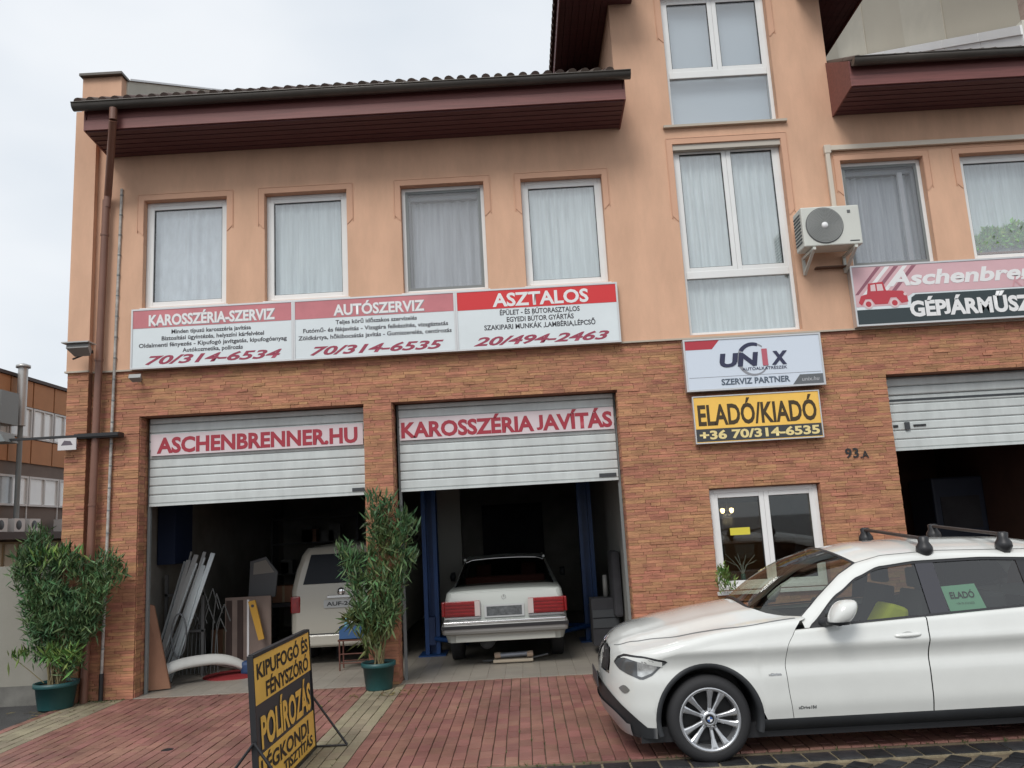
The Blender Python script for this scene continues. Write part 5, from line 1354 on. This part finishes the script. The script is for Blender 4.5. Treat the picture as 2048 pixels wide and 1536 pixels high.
# rusty trolley with a blue crate by the left pot
t = thing('trolley', 'small rusty steel stool behind the green flowerpot by the van', 'stool', (-2.42, 1.35, 0))
RUST = mat('rusty_steel', (.13, .05, .035), rough=.7, var=.3)
for sx in (-.2, .2):
    for sy in (-.12, .12): MB().tube((sx, sy, 0), (sx, sy, .39), .012, n=6).build('leg', RUST, t)
MB().box(-.22, .22, -.14, .14, .39, .41).build('top', RUST, t); MB().tube((-.2, -.12, .10), (.2, -.12, .10), .009, n=6).tube((-.2, -.12, .22), (.2, -.12, .22), .009, n=6).tube((-.2, .12, .1), (.2, .12, .1), .009, n=6).build('stretcher', RUST, t)
t = thing('blue_crate', 'blue plastic crate with bottles standing on the rusty stool', 'crate', (-2.42, 1.35, .412))
MB().box(-.20, .20, -.13, -.12, 0, .17).box(-.20, .20, .12, .13, 0, .17).box(-.20, -.19, -.12, .12, 0, .17).box(.19, .20, -.12, .12, 0, .17).box(-.2, .2, -.13, .13, 0, .01).build('tub', mat('crate_blue', (.03, .09, .22), rough=.5), t)
for x_, cc in ((-.12, (.15, .35, .42)), (-.03, (.45, .5, .5)), (.07, (.10, .30, .2)), (.14, (.5, .5, .45))):
    MB().lathe([(0, .02), (.032, .02), (.032, .20), (.012, .25), (.012, .28), (0, .28)], (x_, -.03, 0), n=12).build('bottle', mat('bottle_%d' % int(x_*100+50), cc, rough=.3), t)
# jack
t = thing('floor_jack', 'low floor jack with pale rubber pads behind the old white saloon', 'floor jack', (-.24, 1.12, 0))
MB().box(-.28, .26, -.06, -.03, .02, .06).box(-.28, .26, .06, .09, .02, .06).build('frame', mat('jack_wood', (.42, .36, .28), rough=.7), t, bevel=.01)
MB().tube((-.20, .02, .105), (.20, .02, .115), .035, n=12).build('cylinder', mat('jack_grey', (.26, .28, .32), rough=.4, metal=.4), t)
for x_ in (-.22, .22): MB().tube((x_-.04, .02, .105), (x_+.04, .02, .11), .043, n=12).build('pad', mat('pad_beige', (.48, .36, .27), rough=.7), t)
MB().path([(.26, .0, .06), (.46, -.03, .10)], .012).path([(-.28, 0, .05), (-.42, .04, .04)], .012).build('handle', CHAR, t)
# dark hanging work clothes and hose by the right wall
o = MB().prism([(1.18, 1.25, .5), (1.30, 1.25, .5), (1.30, 1.6, .5), (1.16, 1.6, .5)], (0, 0, .9)).build('work_jacket', INTD, None, fix=True, bevel=.04); tag(o, 'dark work jacket hanging low on the light right wall of the middle bay', 'jacket')
t = thing('tool_trolley', 'dark tool trolley against the light wall at the right edge of the middle bay', 'trolley', (1.05, 1.6, 0))
box('cabinet', -.18, .2, -.2, .2, .12, .75, INTD, t, bevel=.01); box('drawer', -.17, .19, -.212, -.201, .5, .6, CHAR, t); box('drawer', -.17, .19, -.212, -.201, .36, .48, CHAR, t)
MB().lathe([(0, 0), (.04, 0), (.03, .3), (0, .3)], (.05, 0, .76), n=8).build('can', mat('storage_grey', (0, 0, 0)), t)
o = box('dark_machine', 6.4, 7.2, 2.6, 3.4, .0, 2.2, mat('machine_blueblack', (.02, .028, .05), rough=.6), None, bevel=.03); tag(o, 'dark blue machine housing deep in the right garage bay', 'machine'); MB().box(6.5, 7.1, 2.585, 2.598, 1.4, 1.9).build('door_panel', INTD, o)
# ------------------------------------------------------------- office room
t = thing('chandelier', 'small lit chandelier with warm bulbs inside the lower office window', 'ceiling lamp', (2.93, 1.6, 1.83))
MB().tube((0, 0, .02), (0, 0, 1.75), .008).build('rod', CHAR, t)
for i in range(4):
    a = i*pi/2+.5; MB().path([(0, 0, 0), (.05*cos(a), .05*sin(a), -.03), (.085*cos(a), .085*sin(a), 0)], .006, 6).build('arm', CHAR, t)
    MB().lathe([(0, -.0), (.018, .008), (.03, .04), (.028, .065), (0, .075)], (.09*cos(a), .09*sin(a), .0), n=10).build('bulb', mat('bulb_warm', (1, .8, .5), emit=(1, .68, .32), es=5), t)
ld = bpy.data.lights.new('room_lamp', 'POINT'); ld.energy = 9; ld.color = (1, .72, .42); ld.shadow_soft_size = .08
lo = bpy.data.objects.new('room_lamp', ld); COL.objects.link(lo); lo.parent = t; lo.location = (0, 0, -.10)
o = box('office_door', 3.3, 4.0, 3.56, 3.595, 0, 2.0, mat('door_brown', (.20, .12, .07), rough=.6), None); tag(o, 'brown door at the back of the lamp lit office', 'door')
# ------------------------------------------------------------- plants
def leafcloud(name, spots, n, size, m, parent, seed, droop=.2, wide=1.):
    rnd = random.Random(seed); b = MB()
    for i in range(n):
        c, r, up = rnd.choice(spots)
        d = Vector((rnd.gauss(0, 1), rnd.gauss(0, 1), rnd.gauss(0, 1))).normalized()*(rnd.random()**.45)
        p = Vector(c)+Vector((d.x*r[0], d.y*r[1], d.z*r[2]))
        out = (p-Vector(c)); out = Vector((out.x, out.y, 0)); 
        dr = (Vector((rnd.gauss(0, .55), rnd.gauss(0, .55), rnd.uniform(.1, 1.0)))+out*1.6+Vector((0, 0, up))).normalized()
        if rnd.random() < .18: dr.z = -abs(dr.z)*.5; dr.normalize()
        L_ = size*rnd.uniform(.6, 1.25); w_ = L_*rnd.uniform(.07, .11)*wide
        sd_ = dr.cross(Vector((rnd.gauss(0, 1), rnd.gauss(0, 1), rnd.gauss(0, 1)))).normalized(); nn = dr.cross(sd_)
        bend = nn*L_*rnd.uniform(-.16, .16)-Vector((0, 0, L_*droop*rnd.random()))
        a = p; m1 = p+dr*L_*.45+bend*.35; e = p+dr*L_+bend
        k = nn*w_*.35
        b.add([a, m1+sd_*w_+k, m1, m1-sd_*w_+k, e], [(0, 1, 2), (0, 2, 3), (1, 4, 2), (2, 4, 3)], 0, False, rnd.random()*.98+.01)
    return tag(b.build(name, m, parent), kind='stuff')
def pot(t, r, h, m=GREENP):
    MB().lathe([(0, .0), (r*.78, .0), (r*.80, .01), (r*.95, h-.05), (r*1.03, h-.05), (r*1.05, h-.045), (r*1.05, h), (r*.98, h), (r*.95, h-.03)], n=36).build('pot', m, t)
    MB().lathe([(0, h-.04), (r*.95, h-.04)], n=24).build('soil', SOIL, t)
def stems(t, pts, r0=.010):
    for p in pts: 
        b = MB(); 
        for k, (a, c) in enumerate(zip(p[:-1], p[1:])): b.tube(a, c, r0*(1-k*.25), r0*(1-(k+1)*.25), 6, cap=False)
        b.build('stem', STEM, t)
t = thing('potted_oleander', 'big dense oleander in a green pot at the left wall corner', 'potted plant', (-5.63, -.33, 0), group=None)
pot(t, .235, .30)
rnd = random.Random(4); sp = []
tips = [(-.50, .0, 1.60), (-.30, .0, 1.72), (-.12, .05, 1.66), (.05, .0, 1.72), (.25, .02, 1.58), (.45, .0, 1.45), (.62, .0, 1.62), (.68, .02, 1.50), (-.30, 0, 1.95), (-.42, 0, 1.45), (-.28, -.05, 1.25), (.40, -.1, 1.15), (.0, -.12, 1.30), (.2, -.15, 1.05), (-.2, -.1, .95), (.30, -.05, .85), (-.46, 0, 1.75), (.55, -.05, 1.3)]
stems(t, [[(rnd.uniform(-.08, .08), rnd.uniform(-.08, .08), .26), (x*.35+rnd.uniform(-.03, .03), y*.5, .26+(z-.26)*.45), (x*.85, y, z*.92)] for x, y, z in tips])
spots = [((x*.9, y, z), (.16, .15, .17), .4) for x, y, z in tips]+[((x*.55, y, z*.72), (.18, .15, .20), .2) for x, y, z in tips if z > 1.2]+[((-.20, 0, .70), (.17, .14, .22), .2), ((.12, -.04, .72), (.26, .16, .26), .2), ((.2, -.1, .50), (.16, .12, .15), .3), ((.35, 0, .95), (.15, .12, .22), .2)]
leafcloud('foliage', spots, 8500, .118, LEAF, t, 2)
leafcloud('foliage', [((.22, -.18, .58), (.17, .08, .15), .2), ((.02, -.15, .62), (.1, .08, .1), .3), ((.0, -.1, 1.75), (.35, .1, .07), .8)], 260, .15, LEAF2, t, 21)
stems(t, [[(-.12, -.05, .3), (-.30, -.05, .45), (-.52, -.05, .62)]], .006)
leafcloud('foliage', [((-.42, -.05, .60), (.16, .04, .08), .9)], 34, .14, LEAF2, t, 9)
t = thing('potted_oleander', 'tall sparse oleander in a green pot in front of the brick pier between the doors', 'potted plant', (-1.83, -.22, 0))
pot(t, .195, .31)
tips = [(-.42, .0, 1.62), (-.30, -.05, 1.45), (-.12, 0, 1.50), (.05, 0, 2.02), (.0, 0, 2.2), (.18, 0, 2.12), (.38, .0, 1.98), (.42, 0, 1.85), (.40, 0, 1.45), (.28, -.05, 1.30), (-.25, 0, 1.15), (.05, -.1, 1.3), (.25, -.08, 1.0), (.15, -.1, .95), (-.15, -.1, .95)]
rnd = random.Random(8)
stems(t, [[(rnd.uniform(-.06, .06), rnd.uniform(-.06, .06), .27), (x*.5+rnd.uniform(-.04, .04), y*.5, .27+(z-.27)*.5), (x*.95, y, z*.97)] for x, y, z in tips], .011)
spots = [((x*.95, y, z), (.12, .11, .13), .4) for x, y, z in tips]+[((x*.7, y, z*.86), (.11, .10, .13), .2) for x, y, z in tips]+[((.1, -.05, .85), (.20, .12, .22), .3), ((-.12, -.05, .80), (.14, .12, .2), .3), ((0, 0, 1.15), (.25, .12, .2), .3)]
leafcloud('foliage', spots, 2300, .15, LEAF, t, 5)
leafcloud('foliage', [((.05, -.06, .72), (.20, .10, .22), .8), ((-.1, -.06, .6), (.12, .08, .15), .8), ((-.25, -.04, .82), (.14, .06, .07), .1), ((.1, 0, 1.6), (.2, .1, .4), .5)], 620, .17, mat('oleander_leaf_mid', (.06, .10, .03), rough=.5, rnd=.35, col2=(.12, .15, .05)), t, 6)
t = thing('window_plant', 'small bright green plant in front of the lower left corner of the office window', 'potted plant', (2.40, -.22, .0))
MB().lathe([(0, .62), (.09, .62), (.12, .80), (.11, .80), (.10, .77)], n=18).build('pot', mat('terracotta', (.22, .09, .05), rough=.8), t); MB().box(-.12, .12, -.1, .1, 0, .62).build('stand', mat('stand_grey', (.2, .2, .2), rough=.6), t)
leafcloud('foliage', [((0, 0, .98), (.13, .11, .13), .5), ((-.03, 0, 1.10), (.08, .08, .10), .6)], 330, .085, LEAF2, t, 12)
t = thing('dry_twigs', 'bare white twigs in a vase inside the office window', 'twigs', (2.75, .35, .86))
MB().lathe([(0, 0), (.05, 0), (.03, .14), (.03, .2), (.02, .2)], n=14).build('vase', mat('vase_green', (.05, .16, .13), rough=.2), t)
rnd = random.Random(2)
for i in range(12):
    x, y, z_ = rnd.uniform(-.22, .2), rnd.uniform(-.03, .1), rnd.uniform(.32, .5); MB().path([(0, 0, .18), (x*.3, y*.3, .30), (x, y, z_)], .004, 4).build('twig', mat('twig_white', (.5, .48, .42), rough=.8), t)
box('window_shelf', 2.4, 3.7, .301, .55, .82, .86, CREAM, bd)
t = thing('window_greenery', 'green houseplants behind the glass of the upper window at the right edge', 'houseplants', (6.6, .185, 4.96))  # added leaves and planter give the lower pane its green
MB().box(-.5, .55, -.035, .035, 0, .10).build('planter', mat('terracotta', (0, 0, 0)), t)
leafcloud('foliage', [((-.35, 0, .20), (.16, .04, .11), .4), ((-.1, 0, .30), (.18, .04, .14), .4), ((.2, 0, .33), (.2, .04, .17), .4), ((.42, 0, .30), (.15, .04, .17), .4)], 1500, .085, mat('bright_leaf', (.10, .36, .03), rough=.5, rnd=.4, col2=(.26, .50, .06), vscale=3), t, 31, wide=2.6)
# ------------------------------------------------------------- yard wall and buildings behind on the left
STW = mat('grey_stucco', (.30, .285, .245), rough=.92, col2=(.235, .225, .19), vscale=.9, bump=.3, bscale=80)
o = box('yard_wall', -14, -5.85, .0, .22, -.05, 1.66, STW, None); tag(o, 'pale grey rendered yard wall left of the workshop behind the big oleander', 'wall')
MB().box(-14, -5.86, -.004, -.001, -.02, .22).build('dark_foot_strip', mat('foot_strip_grey', (.16, .155, .14), rough=.95, var=.3, vscale=3), o)  # strip of darker grey along the bottom of the wall
fb = thing('factory_building', 'long orange brown panelled factory building with white window bands far left', 'building', (-12, 10, 0))
def put(o, _t=fb):
    if o.parent == _t: o.matrix_parent_inverse = Matrix.Translation(_t.location).inverted()
    return o
OP = mat('orange_panel', (.44, .205, .09), rough=.7, var=.06); GP = mat('grey_brown_panel', (.17, .135, .115), rough=.8, var=.08)
put(box('wall', -18, -12.02, 4, 26, 0, 6.0, GP, fb)); put(box('roof_edge', -18.1, -11.93, 3.95, 26.05, 6.0, 6.08, mat('edge_dark', (.06, .04, .035)), fb))
ystart = 4.0; st = .915; k = 0
y = 8.62-5*st
WF = mat('white_frame_far', (.62, .62, .61), rough=.5); FG = mat('far_glass', (.45, .51, .54), rough=.12, spec=.8, var=.15, vscale=1.3); FGL = mat('far_curtain_glass', (.80, .84, .84), rough=.3, coat=1., var=.08, vscale=1)
while y < 25.5:
    y1 = y+st-.05
    put(box('panel', -12.02, -11.98, y, y1, 5.36, 5.99, OP, fb)); put(box('panel', -12.02, -11.98, y, y1, 3.98, 4.56, OP, fb))
    wf = framebox(MB(), 0, st-.05, 4.58, 5.34, .045, 0, .05); wf.box(st*.48, st*.48+.04, 0, .05, 4.625, 5.295)
    wf.v = [(-11.96-p[1], y+p[0], p[2]) for p in wf.v]; w1_ = put(wf.build('window', WF, fb, fix=True))
    put(box('pane', -12.015, -12.0, y+.04, y1-.04, 4.62, 5.30, FGL, w1_)) 
    y += st
y = 4.2; st2 = 1.32; k = 0
while y < 25:
    wf = framebox(MB(), 0, st2-.03, 2.94, 3.66, .05, 0, .05); wf.box(st2*.5-.02, st2*.5+.02, 0, .05, 2.99, 3.61)
    wf.v = [(-11.96-p[1], y+p[0], p[2]) for p in wf.v]; w1_ = put(wf.build('window', WF, fb, fix=True))
    put(box('pane', -12.015, -12.0, y+.05, y+st2*.5-.02, 2.99, 3.61, FG if k % 3 == 0 else FGL, w1_)); put(box('pane', -12.015, -12.0, y+st2*.5+.02, y+st2-.08, 2.99, 3.61, FGL, w1_))
    put(box('mullion_strip', -12.02, -11.99, y+st2-.03, y+st2, 2.3, 2.94, WF, fb)); y += st2; k += 1
put(box('canopy', -12.02, -11.2, 6, 12.0, 2.14, 2.30, mat('edge_dark', (0, 0, 0)), fb))
put(box('yellow_wall', -12.02, -11.9, 4, 14, .0, 2.1, mat('pale_yellow', (.46, .40, .26), rough=.8, var=.1), fb))
y = 7.4
while y < 12: put(MB().box(-11.9, -11.86, y, y+.42, 1.55, 2.05).build('hatch', mat('hatch_cream', (.58, .54, .42), rough=.6), fb)); y += .55
for i, (y, d) in enumerate(((8.35, .4), (8.95, .42), (10.35, .42), (7.7, .4))):
    t = thing('outdoor_unit', ['small white air conditioner outdoor unit on the far canopy at the left photo edge', 'small white air conditioner outdoor unit second from the left on the far canopy', 'small white air conditioner outdoor unit on the far canopy just above the big oleander', 'small white air conditioner outdoor unit hidden at the far end of the canopy'][i], 'air conditioner', (-11.7, y+.2, 2.30), group='small outdoor units on the far canopy')
    box('casing', -.12, .12, -d/2, d/2, .02, .32, WF, t); MB().lathe([(0, .125), (.10, .125), (.11, .12)], (0, -.03, .17), axis='X', n=16).build('fan', CHAR, t)
    for yy in (-.12, .12): box('foot', -.1, .1, yy-.02, yy+.02, 0, .02, CHAR, t)
t = thing('flue_pipe', 'shiny steel flue pipe rising beside the factory roof at the far left', 'flue', (-11.78, 8.72, 0))
MB().tube((0, 0, 4.8), (0, 0, 6.20), .11, n=14).build('pipe', GALV, t); MB().lathe([(0, 6.32), (.16, 6.26), (.16, 6.20), (.12, 6.20)], n=14).build('cowl', GALV, t); MB().box(-.15, .15, -1.0, -.35, 4.75, 5.5).build('grey_box', NETF, t); MB().tube((0, 0, 2.3), (0, 0, 4.8), .06, n=10).build('riser', NETF, t)
# neighbour on the right
nb_ = thing('tall_neighbour_building', 'tall beige rendered neighbour building rising behind the right roof', 'building', (9, 6, 0))
def put(o, _t=nb_):
    if o.parent == _t: o.matrix_parent_inverse = Matrix.Translation(_t.location).inverted()
    return o
NBM = mat('beige_render', (.42, .385, .315), rough=.92, col2=(.36, .325, .265), vscale=.35, bump=.2, bscale=40, stretch=(1, 1, .35))
put(box('side_wall', 7.62, 14, .55, 16, 0, 17, NBM, nb_)); put(box('front_wall', 7.62, 14, .30, .545, 0, 17, mat('neighbour_brick', (.30, .22, .18), rough=.9, var=.25, vscale=9, stretch=(1, 1, 4)), nb_))
for yy in (2.4, 5.2, 8.4): put(box('render_strip', 7.605, 7.618, yy, yy+1.3, 6, 16.9, mat('beige_render_light', (.42, .39, .325), rough=.92, var=.05), nb_))
put(box('roof_slab', 7.5, 14.2, .2, 16.1, 17, 17.2, GUTT, nb_))
# buildings across the street (behind the camera, seen only in reflections)

# small weeds in the joints and fallen leaves round the pots
rnd = random.Random(17); b = MB()
for i in range(170):
    if i < 90: x, y, z0 = rnd.uniform(-5.4, 7), -3.69+rnd.uniform(-.01, .02), -.02
    elif i < 130: x, y, z0 = rnd.uniform(-5.75, -4.95), rnd.uniform(-.09, -.02)-(.08 if rnd.random() < .3 else 0), -.005
    else: x, y, z0 = -5.60+W_*rnd.randint(0, 60)-.004, rnd.uniform(-3.6, -.3), -.01
    for k in range(rnd.randint(3, 7)):
        a = rnd.uniform(0, 6.28); h = rnd.uniform(.012, .04); w_ = .003
        b.add([(x-w_, y, z0), (x+w_, y, z0), (x+cos(a)*h*.6, y+sin(a)*h*.6, z0+h)], [(0, 1, 2)], 0, False, rnd.random())
tag(b.build('weeds', mat('weed_green', (.05, .09, .02), rough=.7, rnd=.3), pv), kind='stuff')
b = MB()
for i in range(90):
    cx, cy = rnd.choice(((-5.55, -.5), (-1.83, -.45), (-1.7, -.4))); x, y = cx+rnd.gauss(0, .30), cy-abs(rnd.gauss(0, .25)); a = rnd.uniform(0, 6.28); l = rnd.uniform(.03, .06); w_ = l*.13; d = Vector((cos(a), sin(a), 0)); t_ = Vector((-sin(a), cos(a), 0)); p = Vector((x, y, .006))
    b.add([p-d*l, p+t_*w_+Vector((0, 0, .004)), p+d*l, p-t_*w_], [(0, 3, 2, 1)], 0, False, rnd.random())
tag(b.build('fallen_leaves', mat('dead_leaf', (.16, .12, .04), rough=.8, rnd=.4), pv), kind='stuff')
